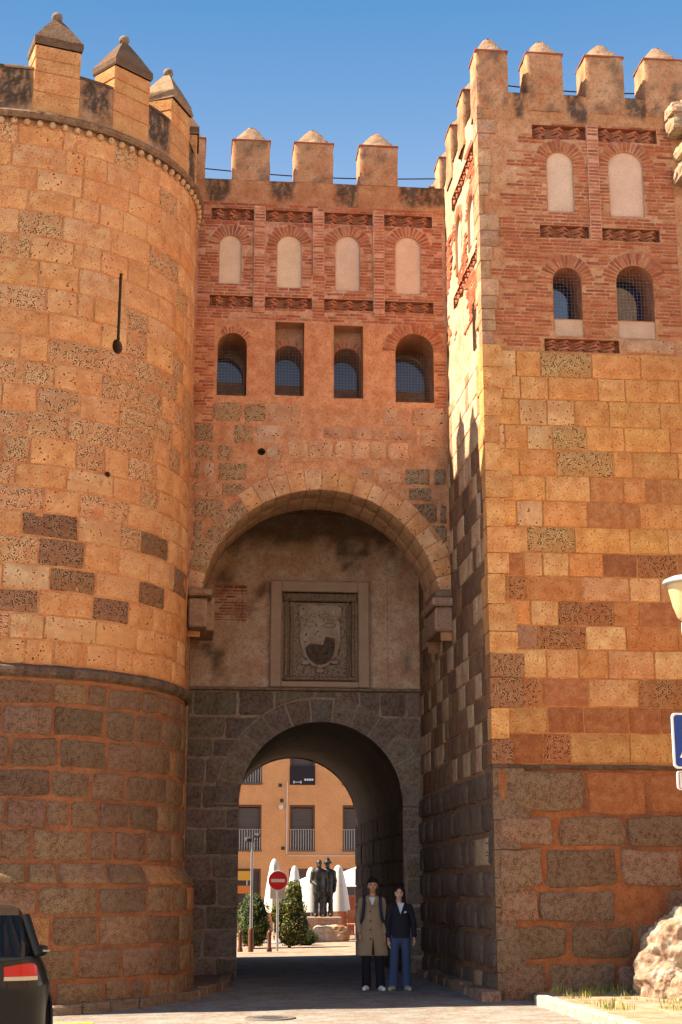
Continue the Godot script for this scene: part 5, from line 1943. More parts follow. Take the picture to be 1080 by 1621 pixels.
func _net(a: Acc, at: PackedInt32Array, s0: bool, s1: bool, i: int, j: int, k: int, l: int) -> void:
	if s0 == s1 or at[i] < 0 or at[j] < 0 or at[k] < 0 or at[l] < 0:
		return
	if s0:
		a.ix.append_array(PackedInt32Array([at[i], at[l], at[k], at[i], at[k], at[j]]))
	else:
		a.ix.append_array(PackedInt32Array([at[i], at[j], at[k], at[i], at[k], at[l]]))

func V(x: float, y: float, z: float) -> Vector3:
	return Vector3(x, y, z)

func flat(c: Color) -> Callable:
	return func(_p): return c

# skin: head with face, neck, hands; the hidden body runs through so that it is one figure
func human(t: Node, sk: Dictionary, skin: Color) -> void:
	var a := Acc.new()
	var h: Vector3 = sk.head
	var body := [[h + V(0, -0.13, -0.01), sk.chest + V(0, 0.12, 0), 0.05, 0.055], [sk.chest, sk.pelvis, 0.11, 0.11, 1.0, 0.7]]
	for s in [-1, 1]:
		var j: Dictionary = sk.r if s > 0 else sk.l
		body.append_array([[sk.chest + V(0.06 * s, 0.08, -0.01), j.shoulder, 0.045, 0.04], [j.shoulder, j.elbow, 0.038, 0.033], [j.elbow, j.wrist, 0.031, 0.024], [j.hip, j.knee, 0.075, 0.05], [j.knee, j.ankle, 0.048, 0.034]])
	sdf(a, body, 0.02, 0.04, flat(skin))
	var hd := [[h + V(0, 0.03, -0.012), h + V(0, 0.035, -0.012), 0.092, 0.092, 0.88, 1.05], [h + V(0, -0.03, 0.02), h + V(0, -0.075, 0.045), 0.062, 0.036, 1.0, 1.0], [h + V(0, 0.012, 0.088), h + V(0, -0.02, 0.102), 0.009, 0.014], [h + V(-0.035, -0.02, 0.06), h + V(0.035, -0.02, 0.06), 0.025, 0.025], [h + V(0, -0.05, 0.078), h + V(0, -0.052, 0.078), 0.02, 0.02, 1.4, 0.7], [h + V(0, -0.08, -0.03), h + V(0, -0.15, -0.015), 0.052, 0.05]]
	for s in [-1, 1]:
		hd.append([h + V(0.078 * s, 0.015, -0.01), h + V(0.08 * s, -0.02, -0.005), 0.017, 0.012, 0.5, 1.0])
	sdf(a, hd, 0.008, 0.018, flat(skin))
	for s in [-1, 1]:
		var j: Dictionary = sk.r if s > 0 else sk.l
		var w: Vector3 = j.wrist
		var d := (w - j.elbow as Vector3).normalized()
		var hn := [[w, w + d * 0.085, 0.026, 0.034, 0.6, 1.0]]
		for q in 4:
			var b := w + d * 0.09 + V(0, 0, 0.03 - q * 0.019)
			var l: float = [0.062, 0.072, 0.068, 0.052][q]
			var m := b + d * l * 0.55 + V(-0.008 * s, 0, 0.004)
			hn.append([b, m, 0.0095, 0.009])
			hn.append([m, m + d * l * 0.5 + V(-0.022 * s, 0, 0.008), 0.009, 0.0075])
		hn.append([w + d * 0.03 + V(-0.005 * s, 0, 0.026), w + d * 0.068 + V(-0.018 * s, 0, 0.05), 0.012, 0.0105])
		hn.append([w + d * 0.068 + V(-0.018 * s, 0, 0.05), w + d * 0.098 + V(-0.024 * s, 0, 0.052), 0.0105, 0.008])
		sdf(a, hn, 0.006, 0.008, flat(skin))
	build("body", a, "skin", t)
	for s in [-1, 1]:
		var e := Acc.new()
		add_ball(e, h + V(0.031 * s, 0.014, 0.077), V(0.013, 0.007, 0.006), Color(0.03, 0.02, 0.02), 8, 5)
		build("eye", e, "skin", t)
		var br := Acc.new()
		add_ball(br, h + V(0.032 * s, 0.034, 0.079), V(0.02, 0.0045, 0.008), Color(0.02, 0.015, 0.012), 8, 4)
		build("eyebrow", br, "cloth", t)
	var li := Acc.new()
	add_ball(li, h + V(0, -0.053, 0.091), V(0.023, 0.0075, 0.008), Color(0.36, 0.12, 0.10), 8, 5)
	build("lips", li, "skin", t)

func skeleton(hgt: float, wide: float) -> Dictionary:
	var k := hgt / 1.78
	var d := {"head": V(0, 1.665, 0.02) * k, "chest": V(0, 1.32, 0) * k, "pelvis": V(0, 0.95, 0) * k}
	for s in [-1, 1]:
		d["r" if s > 0 else "l"] = {"shoulder": V(wide * s, 1.42 * k, -0.01), "elbow": V((wide + 0.05) * s, 1.14 * k, -0.03), "wrist": V((wide + 0.045) * s, 0.89 * k, 0.06 if s > 0 else 0.03), "hip": V(0.085 * s, 0.92 * k, 0), "knee": V(0.095 * s, 0.5 * k, 0.01), "ankle": V(0.10 * s, 0.09 * k, -0.02)}
	return d

func shoe(t: Node, x: float, toe: float, c: Color, sole: Color) -> void:
	var a := Acc.new()
	var fz := 0.065 if absf(x) > 0.12 else 0.0
	var d := V(sin(toe), 0, cos(toe))
	sdf(a, [[V(x, 0.045, -0.05), V(x, 0.04, 0.02) + d * 0.02, 0.045, 0.045], [V(x, 0.04, 0.0), V(x, 0.035, 0.0) + d * 0.17, 0.045, 0.035, 1.1, 1.0], [V(x, 0.05, -0.04), V(x, 0.10, -0.03), 0.045, 0.04]], 0.01, 0.02, func(p): return sole if p.y < 0.022 else c)
	for i in a.v.size():
		a.v[i].y = maxf(a.v[i].y, 0.0)
		a.v[i].z += fz
	build("shoe", a, "cloth", t)

func people() -> void:
	# man in a long coat
	var m := thing("person", "person in long tan coat and black trousers with white shoes, standing in the archway", "person", V(3.06, gy(3, 0) + 0.005, -26.15), -0.08)
	var sk := skeleton(1.80, 0.165)
	sk.head += V(0.012, -0.004, 0.01)
	sk.r.knee += V(0.02, 0, 0.04)
	sk.r.ankle += V(0.035, 0, 0.07)
	sk.l.elbow += V(-0.02, 0.01, -0.03)
	sk.l.wrist += V(-0.01, 0.03, 0.03)
	human(m, sk, Color(0.42, 0.22, 0.14))
	var coat := Acc.new()
	var cl := []
	var cc := Color(0.225, 0.165, 0.108)
	var cb := [[V(0, 1.39, -0.01), V(0, 1.05, 0), 0.145, 0.16, 1.1, 0.76], [V(0, 1.05, 0), V(0, 0.62, 0), 0.16, 0.19, 1.05, 0.76]]
	for s in [-1, 1]:
		var j: Dictionary = sk.r if s > 0 else sk.l
		cb.append([V(0.05 * s, 1.455, -0.01), j.shoulder + V(0, -0.01, 0), 0.065, 0.062])
		cl.append([[j.shoulder, j.elbow, 0.07, 0.06], [j.elbow, j.wrist + V(0, 0.03, 0), 0.058, 0.054]])
		cb.append_array([[V(0.11 * s, 0.9, 0), V(0.145 * s, 0.60, 0.0), 0.12, 0.13, 1.0, 0.9]])
	sdf(coat, cb, 0.016, 0.05, flat(cc))
	for b in cl:
		sdf(coat, b, 0.014, 0.03, flat(cc))
	# hem cut flat, folds of cloth, open vent in front
	for i in coat.v.size():
		var p := coat.v[i]
		if p.y < 0.56:
			p.y = 0.56 - (0.56 - p.y) * 0.04
		var fold := 0.008 * sin(p.x * 46.0 + p.y * 5.0) * clampf((1.1 - p.y) * 2.0, 0, 1) + 0.005 * noise_at(p, 300.0)
		p += V(coat.n[i].x, 0, coat.n[i].z) * fold
		if p.z > 0.02 and absf(p.x - 0.01) < 0.02 and p.y < 1.3:
			p.z -= 0.018
		coat.v[i] = p
	var co := build("coat", coat, "cloth", m)
	for k in 4:
		var b := Acc.new()
		add_ball(b, V(-0.035, [1.27, 1.12, 0.98, 0.83][k], [0.128, 0.135, 0.142, 0.152][k]), V(0.013, 0.013, 0.008), Color(0.07, 0.045, 0.03), 10, 6)
		build("button", b, "plain", co)
	for s in [-1, 1]:
		var c := Acc.new()
		add_prism(c, PackedVector2Array([V2(0.012, 1.33), V2(0.085, 1.40), V2(0.115, 1.47), V2(0.065, 1.525), V2(0.04, 1.45)]), V(0, 0, 0.10), V(s, 0, 0), V(0, 1, -0.12), V(0, 0, 0.03), cc * 0.92)
		for i in c.v.size():
			c.v[i].z += 0.165
		build("collar", c, "cloth", co)
	var vent := Acc.new()
	add_prism(vent, PackedVector2Array([V2(-0.018, 0.57), V2(0.035, 0.57), V2(0.012, 0.86)]), V(0, 0, 0.155), V(1, 0, 0), V(0, 1, 0), V(0, 0, 0.006), Color(0.02, 0.02, 0.022))
	build("vent", vent, "cloth", co)
	var sh := Acc.new()
	add_prism(sh, PackedVector2Array([V2(-0.055, 1.50), V2(0.055, 1.50), V2(0.0, 1.36)]), V(0, 0, 0.085), V(1, 0, 0), V(0, 1, 0), V(0, 0, 0.04), Color(0.45, 0.48, 0.52))
	build("shirt", sh, "cloth", m)
	trousers(m, sk, Color(0.015, 0.015, 0.018), 0.095, 0.075)
	shoe(m, -0.10, -0.25, Color(0.62, 0.62, 0.64), Color(0.5, 0.5, 0.5))
	shoe(m, 0.135, 0.25, Color(0.62, 0.62, 0.64), Color(0.5, 0.5, 0.5))
	var hair := Acc.new()
	var h: Vector3 = sk.head
	sdf(hair, [[h + V(0, 0.065, -0.02), h + V(0, 0.06, -0.03), 0.09, 0.09, 0.93, 1.08], [h + V(-0.05, 0.085, 0.065), h + V(0.05, 0.09, 0.065), 0.026, 0.026], [h + V(0, 0.0, -0.06), h + V(0, -0.05, -0.06), 0.065, 0.05], [h + V(-0.075, 0.05, 0.0), h + V(-0.077, 0.01, -0.01), 0.02, 0.012], [h + V(0.075, 0.05, 0.0), h + V(0.077, 0.01, -0.01), 0.02, 0.012]], 0.009, 0.02, flat(Color(0.012, 0.01, 0.009)))
	for i in hair.v.size():
		hair.v[i] += hair.n[i] * 0.008 * noise_at(hair.v[i], 1400.0)
	build("hair", hair, "cloth", m)
	# backpack of the man
	var bp := thing("backpack", "dark backpack worn by the person in the tan coat", "backpack", m.position, m.rotation.y)
	var bb := Acc.new()
	sdf(bb, [[V(-0.07, 1.36, -0.21), V(-0.07, 1.02, -0.22), 0.11, 0.12], [V(0.07, 1.36, -0.21), V(0.07, 1.02, -0.22), 0.11, 0.12]], 0.02, 0.06, flat(Color(0.015, 0.018, 0.03)))
	build("bag", bb, "cloth", bp)
	for s in [-1, 1]:
		var st := Acc.new()
		add_tube(st, [V(0.12 * s, 1.40, -0.14), V(0.13 * s, 1.52, -0.03), V(0.135 * s, 1.48, 0.085), V(0.145 * s, 1.34, 0.125), V(0.165 * s, 1.16, 0.11), V(0.2 * s, 1.06, 0.0), V(0.15 * s, 1.02, -0.13)], [0.024], 8, Color(0.02, 0.03, 0.06))
		build("strap", st, "cloth", bp)
	# woman in a dark jacket
	var w := thing("person", "person with long dark hair in black jacket and blue jeans", "person", V(3.52, gy(3.5, 0) + 0.005, -26.05), -0.05)
	var s2 := skeleton(1.66, 0.16)
	s2.head += V(-0.018, -0.004, 0.01)
	s2.l.knee += V(-0.015, 0, 0.03)
	s2.l.ankle += V(-0.03, 0, 0.06)
	s2.r.wrist += V(0.02, 0.02, 0.03)
	s2.r.elbow += V(0.015, 0.0, -0.02)
	human(w, s2, Color(0.50, 0.30, 0.22))
	var jk := Acc.new()
	var jl := []
	var jb := [[V(0, 1.28, -0.01), V(0, 1.0, 0), 0.135, 0.14, 1.08, 0.76], [V(0, 1.0, 0), V(0, 0.80, 0), 0.145, 0.155, 1.1, 0.8]]
	for s in [-1, 1]:
		var j: Dictionary = s2.r if s > 0 else s2.l
		jb.append([V(0.05 * s, 1.34, -0.01), j.shoulder, 0.06, 0.058])
		jl.append([[j.shoulder, j.elbow, 0.062, 0.054], [j.elbow, j.wrist + V(0, 0.03, 0), 0.052, 0.045]])
	sdf(jk, jb, 0.016, 0.045, flat(Color(0.017, 0.018, 0.024)))
	for b in jl:
		sdf(jk, b, 0.014, 0.03, flat(Color(0.017, 0.018, 0.024)))
	for i in jk.v.size():
		if jk.v[i].y < 0.84:
			jk.v[i].y = 0.84 - (0.84 - jk.v[i].y) * 0.05
		jk.v[i] += jk.n[i] * 0.006 * noise_at(jk.v[i], 320.0)
	var jo := build("jacket", jk, "cloth", w)
	var lg := Acc.new()
	add_prism(lg, PackedVector2Array([V2(0.055, 1.235), V2(0.095, 1.245), V2(0.10, 1.262), V2(0.07, 1.268)]), V(0, 0, 0.09), V(1, 0, 0), V(0, 1, 0), V(0, 0, 0.022), Color(0.6, 0.6, 0.6))
	build("chest_mark", lg, "cloth", jo)
	var sv := Acc.new()
	add_prism(sv, PackedVector2Array([V2(-0.06, 1.40), V2(0.06, 1.40), V2(0.0, 1.22)]), V(0, 0, 0.08), V(1, 0, 0), V(0, 1, 0), V(0, 0, 0.045), Color(0.42, 0.48, 0.56))
	build("shirt", sv, "cloth", w)
	trousers(w, s2, Color(0.04, 0.06, 0.125), 0.09, 0.085)
	shoe(w, -0.13, -0.4, Color(0.36, 0.30, 0.23), Color(0.4, 0.38, 0.35))
	shoe(w, 0.10, 0.2, Color(0.36, 0.30, 0.23), Color(0.4, 0.38, 0.35))
	var wh := Acc.new()
	var h2: Vector3 = s2.head
	sdf(wh, [[h2 + V(0, 0.055, -0.025), h2 + V(0, 0.05, -0.03), 0.095, 0.095, 0.95, 1.05], [h2 + V(-0.075, 0.03, -0.01), h2 + V(-0.09, -0.19, 0.0), 0.033, 0.036], [h2 + V(0.075, 0.03, -0.01), h2 + V(0.09, -0.19, 0.0), 0.033, 0.036], [h2 + V(0, 0.0, -0.06), h2 + V(0, -0.18, -0.075), 0.075, 0.07, 1.1, 0.8], [h2 + V(-0.01, 0.12, 0.03), h2 + V(-0.06, 0.06, 0.055), 0.022, 0.022], [h2 + V(0.01, 0.12, 0.03), h2 + V(0.06, 0.06, 0.055), 0.022, 0.022]], 0.009, 0.02, flat(Color(0.016, 0.011, 0.009)))
	build("hair", wh, "cloth", w)

func V2(x: float, y: float) -> Vector2:
	return Vector2(x, y)

func trousers(t: Node, sk: Dictionary, c: Color, top: float, low: float) -> void:
	var a := Acc.new()
	var b := [[sk.pelvis + V(0, 0.04, 0), sk.pelvis + V(0, -0.03, 0), 0.135, 0.14, 1.05, 0.75]]
	for s in [-1, 1]:
		var j: Dictionary = sk.r if s > 0 else sk.l
		b.append_array([[j.hip, j.knee, top, 0.072], [j.knee, j.ankle + V(0, -0.02, 0.01), 0.07, low]])
	sdf(a, b, 0.016, 0.025, flat(c))
	for i in a.v.size():
		a.v[i].y = maxf(a.v[i].y, 0.035)
		a.v[i] += a.n[i] * 0.007 * noise_at(a.v[i] * Vector3(1, 2, 1), 250.0)
	build("trousers", a, "cloth", t)

# ---------------------------------------------------------------- the square behind the gate
func leafy(t: Node, shape: Array, count: int, leaf: float, cols: Array) -> void:
	# shape: ellipsoids [centre, radii]; leaves crowd the outside of each
	var a := Acc.new()
	for i in count:
		var e: Array = shape[rng.randi() % shape.size()]
		var d := Vector3(rng.randfn(), rng.randfn(), rng.randfn()).normalized()
		var k := 1.0 - absf(rng.randfn()) * 0.10 + 0.24 * noise_at(d * e[1] + e[0], 130.0)
		var p: Vector3 = e[0] + d * e[1] * k
		if p.y < 0.03:
			continue
		var n := (d + Vector3(rng.randfn(), rng.randfn(), rng.randfn()) * 0.55).normalized()
		var u := n.cross(Vector3(rng.randfn(), rng.randfn(), rng.randfn())).normalized()
		var w := n.cross(u)
		var l := leaf * rr(0.6, 1.3)
		var c := vary(cols[rng.randi() % cols.size()], 0.3, 0.08)
		a.quad(p - u * l, p + w * l * 0.45 + n * l * 0.12, p + u * l, p - w * l * 0.45 + n * l * 0.12, c)
	build("foliage", a, "leaf", t)
	var core := Acc.new()
	for e in shape:
		add_ball(core, e[0], e[1] * 0.86, Color(0.015, 0.022, 0.008), 14, 10)  # solid near-black ball behind the leaves
	build("dark_core", core, "cloth", t)
	var tr := Acc.new()
	add_tube(tr, [V(0, -0.1, 0), V(0.01, 0.4, 0), V(0, 0.9, 0)], [0.05, 0.04, 0.03], 8, Color(0.08, 0.05, 0.03))
	build("trunk", tr, "plain", t)

func parasol(label: String, at: Vector3, h: float, r: float) -> void:
	var t := thing("closed_parasol", label, "parasol", at, rr(0, 3), "folded white cafe parasols in the square")
	var p := Acc.new()
	add_tube(p, [V(0, 0, 0), V(0, h - 0.05, 0)], [0.025], 8, Color(0.35, 0.30, 0.25))
	build("pole", p, "plain", t)
	var b := Acc.new()
	add_lathe(b, [[0.30, 0.0], [0.30, 0.06], [0.05, 0.09]], Vector3.ZERO, 16, Color(0.3, 0.3, 0.3))
	build("base", b, "plain", t)
	var c := Acc.new()
	add_lathe(c, [[r * 1.05, h * 0.36], [r * 1.0, h * 0.42], [r * 0.82, h * 0.62], [r * 0.6, h * 0.80], [r * 0.5, h * 0.86], [r * 0.42, h * 0.93], [r * 0.25, h * 0.98], [0.02, h]], Vector3.ZERO, 40, Color(0.66, 0.63, 0.58), 1.0, 0.14, 8)
	build("canopy", c, "canvas", t)
	var s := Acc.new()
	add_lathe(s, [[r * 0.72, h * 0.69], [r * 0.74, h * 0.71], [r * 0.70, h * 0.73]], Vector3.ZERO, 24, Color(0.55, 0.52, 0.47))
	build("strap", s, "canvas", t)

func figure(t: Node, x: float, z: float, turn: float, hat: bool, sd: float) -> void:
	var sk := skeleton(1.74, 0.19)
	var b := []
	b.append_array([[V(0, 1.36, 0), V(0, 1.0, 0), 0.17, 0.16, 1.12, 0.75], [V(0, 1.0, 0), V(0, 0.78, 0), 0.165, 0.18, 1.1, 0.8], [V(0, 1.62, 0.03), V(0, 1.66, 0.02), 0.085, 0.09, 0.9, 1.05], [V(0, 1.57, 0.05), V(0, 1.56, 0.06), 0.055, 0.045], [V(0, 1.54, 0), V(0, 1.45, 0), 0.06, 0.07], [V(0, 1.62, 0.12), V(0, 1.60, 0.125), 0.014, 0.016]])
	for s in [-1, 1]:
		var j: Dictionary = sk.r if s > 0 else sk.l
		var hand: Vector3 = V(0.10 * s, 1.0, 0.17) if s < 0 else j.wrist
		b.append_array([[V(0.06 * s, 1.42, 0), j.shoulder, 0.07, 0.08], [j.shoulder, j.elbow, 0.078, 0.066], [j.elbow, hand, 0.062, 0.05], [hand, hand + V(0.0, -0.09, 0.02), 0.035, 0.03], [j.hip, j.knee, 0.10, 0.08], [j.knee, j.ankle, 0.078, 0.085], [j.ankle + V(0, -0.03, 0), j.ankle + V(0.03 * s, -0.045, 0.15), 0.055, 0.04]])
	if hat:
		b.append_array([[V(0, 1.70, 0.02), V(0, 1.705, 0.02), 0.05, 0.05, 3.0, 3.0], [V(0, 1.74, 0.02), V(0, 1.79, 0.02), 0.09, 0.075]])
	else:
		b.append([V(0, 1.70, 0.0), V(0, 1.71, 0.01), 0.088, 0.088, 1.0, 1.1])
	var a := Acc.new()
	sdf(a, b, 0.022, 0.04, func(p: Vector3): return mixc(Color(0.035, 0.036, 0.036), Color(0.075, 0.08, 0.08), clampf(noise_at(p + V(sd, 0, 0), 160.0) * 1.5 + 0.4, 0, 1)), Transform3D(Basis(Vector3.UP, turn), V(x, 0.66, z)))
	for i in a.v.size():
		a.v[i] += a.n[i] * 0.010 * noise_at(a.v[i] * V(1.6, 1, 1), 260.0)
	build("figure", a, "bronze", t)

func house_window(t: Node, x0: float, x1: float, y0: float, y1: float, z: float, rail: bool) -> void:
	var f := Acc.new()
	var c := Color(0.14, 0.055, 0.03)
	for e in [[x0, y1 - 0.10, x1, y1], [x0, y0, x1, y0 + 0.09], [x0, y0 + 0.09, x0 + 0.07, y1 - 0.10], [x1 - 0.07, y0 + 0.09, x1, y1 - 0.10]]:
		add_box(f, V((e[0] + e[2]) / 2, (e[1] + e[3]) / 2, z - 0.06), V(e[2] - e[0], e[3] - e[1], 0.10), c)
	var w := build("window", f, "paint", t)
	var n := int((y1 - y0 - 0.2) / 0.055)
	for i in n:
		var s := Acc.new()
		add_box(s, V((x0 + x1) / 2, y0 + 0.11 + (i + 0.5) * 0.055, z - 0.10), V(x1 - x0 - 0.13, 0.05, 0.02), vary(Color(0.105, 0.085, 0.075), 0.06), Basis(), 0.006)
		build("shutter_slat", s, "plain", w)
	if rail:
		var h := (y1 - y0) * 0.47
		for i in 10:
			var b := Acc.new()
			add_tube(b, [V(lerpf(x0 + 0.06, x1 - 0.06, i / 9.0), y0 + 0.05, z + 0.05), V(lerpf(x0 + 0.06, x1 - 0.06, i / 9.0), y0 + h, z + 0.05)], [0.011], 5, Color(0.42, 0.40, 0.38))
			build("railing_bar", b, "steel", w)
		var hr := Acc.new()
		add_box(hr, V((x0 + x1) / 2, y0 + h, z + 0.05), V(x1 - x0, 0.025, 0.03), Color(0.38, 0.36, 0.34))
		add_box(hr, V((x0 + x1) / 2, y0 + 0.04, z + 0.03), V(x1 - x0 + 0.04, 0.07, 0.09), Color(0.16, 0.13, 0.12))
		build("handrail", hr, "steel", w)

func plaza() -> void:
	# house
	var t := thing("town_house", "orange rendered house with brown shuttered windows seen through the arch", "house")
	var Z := -62.0
	var W := plane(V(0, 0, Z), Vector3.RIGHT, Vector3.BACK)
	var wins := []
	for f in 4:
		var y0: float = [0.35, 3.09, 5.72, 8.35][f]
		var y1: float = [2.43, 4.93, 7.55, 10.2][f]
		for k in 7:
			var x := 1.78 + (k - 2) * 2.15 - (0.0 if k < 4 else 0.0)
			wins.append([x, x + 1.03, y0, y1, f])
	var holes := []
	for w in wins:
		holes.append(rect(w[0], w[2], w[1], w[3]))
	var a := Acc.new()
	var hc := func(_u: float, _v: float, p: Vector3) -> Color: return mixc(Color(0.66, 0.34, 0.15), Color(0.64, 0.32, 0.14), clampf(noise_at(p, 10.0) + 0.5, 0, 1))
	sheet(a, W, -9.0, -0.3, 17.0, 11.2, holes, 0.6, hc, 0.0)
	for h in holes:
		reveal(a, W, h, 0.0, -0.16, Color(0.55, 0.24, 0.09))
	a.quad(V(-9, -0.3, Z - 9), V(-9, 11.2, Z - 9), V(-9, 11.2, Z), V(-9, -0.3, Z), Color(0.66, 0.28, 0.09))
	a.quad(V(17, -0.3, Z), V(17, 11.2, Z), V(17, 11.2, Z - 9), V(17, -0.3, Z - 9), Color(0.66, 0.28, 0.09))
	build("wall", a, "render", t)
	var bk := Acc.new()
	add_box(bk, V(4, 5.4, Z - 4.6), V(25.8, 11.4, 8.6), Color(0.05, 0.04, 0.035))
	build("interior", bk, "plain", t)
	var rf := Acc.new()
	add_prism(rf, PackedVector2Array([V2(0.6, 11.2), V2(-9.6, 11.2), V2(-4.5, 13.2)]), V(-9.4, 0, Z), V(0, 0, 1), V(0, 1, 0), V(26.8, 0, 0), Color(0.36, 0.15, 0.08))
	build("roof", rf, "brick", t)
	for w in wins:
		if w[4] < 3:
			house_window(t, w[0], w[1], w[2], w[3], Z, w[4] == 1 or w[4] == 2 and absf(w[0] - 3.93) > 0.2)
	# string band, conduits, vents
	var cd := Acc.new()
	add_tube(cd, [V(3.83, 5.85, Z + 0.03), V(3.83, 3.0, Z + 0.03)], [0.022], 6, Color(0.66, 0.60, 0.52))
	build("conduit", cd, "paint", t)
	var cd2 := Acc.new()
	add_tube(cd2, [V(3.86, 2.93, Z + 0.03), V(9.0, 2.93, Z + 0.03)], [0.03], 6, Color(0.60, 0.50, 0.40))
	build("conduit", cd2, "paint", t)
	for q in [[3.55, 5.70], [3.62, 5.10], [3.68, 3.22]]:
		var v := Acc.new()
		add_box(v, V(q[0], q[1], Z + 0.02), V(0.13, 0.13, 0.04), Color(0.05, 0.04, 0.035), Basis(), 0.01)
		build("vent", v, "plain", t)
	var sl := Acc.new()
	add_ball(sl, V(3.58, 4.85, Z + 0.08), V(0.10, 0.12, 0.08), Color(0.6, 0.57, 0.5), 10, 7)
	build("wall_lamp", sl, "paint", t)
	# banner hung in the upper window
	var bn := thing("banner", "dark banner with white print in the upper window of the orange house", "banner")
	var ba := Acc.new()
	add_box(ba, V(4.45, 6.1, Z + 0.03), V(1.02, 0.74, 0.02), Color(0.03, 0.025, 0.03))
	build("cloth", ba, "cloth", bn)
	var mk := Acc.new()
	add_box(mk, V(4.24, 5.83, Z + 0.044), V(0.34, 0.022, 0.006), Color(0.7, 0.7, 0.7))
	for x in [4.10, 4.38]:
		add_box(mk, V(x, 5.83, Z + 0.046), V(0.025, 0.12, 0.006), Color(0.7, 0.7, 0.7))
	build("white_bar_print", mk, "paint", bn)
	for k in 4:
		var lt := Acc.new()
		add_box(lt, V(4.56 + k * 0.095, 5.93, Z + 0.044), V(0.075, 0.075, 0.005), Color(0.66, 0.66, 0.66), Basis(), 0.002)
		build("white_letter_print", lt, "paint", bn)
	# statue on its pedestal
	var s := thing("bronze_statue", "bronze statue of two men in suits on a stone pedestal in the square", "statue", V(4.30, 0.10, -50.0), -0.05)
	var pd := Acc.new()
	add_box(pd, V(0, 0.30, 0), V(1.10, 0.74, 0.9), Color(0.42, 0.29, 0.21), Basis(), 0.02)
	var pdo := build("pedestal", pd, "granite", s)
	for k in 3:
		var ln := Acc.new()
		add_box(ln, V(0.02, 0.56 - k * 0.11, 0.452), V([0.55, 0.3, 0.8][k], 0.018, 0.006), Color(0.22, 0.15, 0.11))
		build("inscription_line", ln, "plain", pdo)
	figure(s, -0.16, 0.08, 0.12, false, 0)
	figure(s, 0.12, -0.16, -0.1, true, 40)
	var rk := Acc.new()
	boulder(rk, V(4.42, 0.22, -48.7), V(1.15, 0.62, 0.7), 70, 22, 0.07, func(p: Vector3, _n): return mixc(Color(0.58, 0.50, 0.40), Color(0.40, 0.22, 0.11), clampf(noise_at(p, 70.0) * 2.0 + (p.x - 4.3) * 1.2 + 0.3, 0, 1)), 0.7, 70.0)
	tag(build("stone_block", rk, "rubble", self), "rough two toned stone block lying before the statue pedestal", "stone")
	# shrubs
	var green := [Color(0.05, 0.085, 0.02), Color(0.075, 0.11, 0.025), Color(0.035, 0.06, 0.018), Color(0.13, 0.15, 0.04)]
	var b1 := thing("clipped_shrub", "rounded clipped green shrub behind the lamp post", "shrub", V(1.85, 0.0, -45.2), 0.0, "shrubs in the square")
	leafy(b1, [[V(0, 0.75, 0), V(0.47, 0.80, 0.47)], [V(0, 0.5, 0), V(0.48, 0.55, 0.48)]], 5200, 0.035, green)
	var b2 := thing("clipped_shrub", "tall yellowish green shrub behind the no entry sign", "shrub", V(2.88, 0.02, -45.0), 0.0, "shrubs in the square")
	leafy(b2, [[V(0.08, 0.55, 0), V(0.55, 0.62, 0.5)], [V(0.05, 1.05, 0), V(0.42, 0.5, 0.4)], [V(0.12, 1.45, 0), V(0.26, 0.42, 0.26)], [V(-0.3, 0.9, 0.1), V(0.22, 0.35, 0.2)]], 6500, 0.035, [Color(0.06, 0.09, 0.02), Color(0.15, 0.16, 0.03), Color(0.04, 0.06, 0.015), Color(0.22, 0.17, 0.04)])
	var b3 := thing("clipped_shrub", "low dark green shrub at the foot of the statue pedestal", "shrub", V(3.45, 0.03, -46.5), 0.0, "shrubs in the square")
	leafy(b3, [[V(0, 0.18, 0), V(0.38, 0.25, 0.3)]], 1200, 0.03, green)
	# no entry sign
	var ne := thing("no_entry_sign", "red round no entry sign with a white bar on a steel post", "sign", V(2.40, 0.0, -42.6))
	var np := Acc.new()
	add_tube(np, [V(0, 0, 0), V(0, 1.85, 0)], [0.032], 10, Color(0.40, 0.39, 0.38))
	build("post", np, "steel", ne)
	var dk := Acc.new()
	add_lathe(dk, [[0.005, 0.0], [0.262, 0.0], [0.268, 0.01], [0.262, 0.02], [0.005, 0.02]], Vector3.ZERO, 36, Color(0.72, 0.72, 0.72))
	var dr := Acc.new()
	add_lathe(dr, [[0.25, 0.015], [0.25, 0.024], [0.005, 0.024]], Vector3.ZERO, 36, Color(0.60, 0.012, 0.018))
	for w in [dk, dr]:
		for i in w.v.size():
			w.v[i] = V(w.v[i].x, 1.85 - w.v[i].z, 0.035 + w.v[i].y)
			w.n[i] = V(w.n[i].x, -w.n[i].z, w.n[i].y)
	var dko := build("disc", dk, "paint", ne)
	build("red_face", dr, "paint", dko)
	var wb := Acc.new()
	add_box(wb, V(0, 1.85, 0.062), V(0.38, 0.085, 0.004), Color(0.74, 0.72, 0.70))
	build("white_bar", wb, "paint", dko)
	var sq := Acc.new()
	add_box(sq, V(0, 1.58, -0.06), V(0.42, 0.42, 0.012), Color(0.5, 0.47, 0.43), Basis(), 0.004)
	build("rear_plate", sq, "paint", ne)
	# lamp post with small floodlights
	var lp := thing("lamp_post", "slim grey lamp post with two small spotlights inside the square", "lamp post", V(1.66, 0.0, -42.0))
	var lb := Acc.new()
	add_lathe(lb, [[0.075, 0.0], [0.07, 0.55], [0.06, 0.60], [0.045, 0.62]], Vector3.ZERO, 12, Color(0.13, 0.055, 0.035))
	build("base", lb, "paint", lp)
	var lq := Acc.new()
	add_tube(lq, [V(0, 0.55, 0), V(0, 2.85, 0)], [0.042, 0.03], 10, Color(0.36, 0.35, 0.35))
	build("post", lq, "steel", lp)
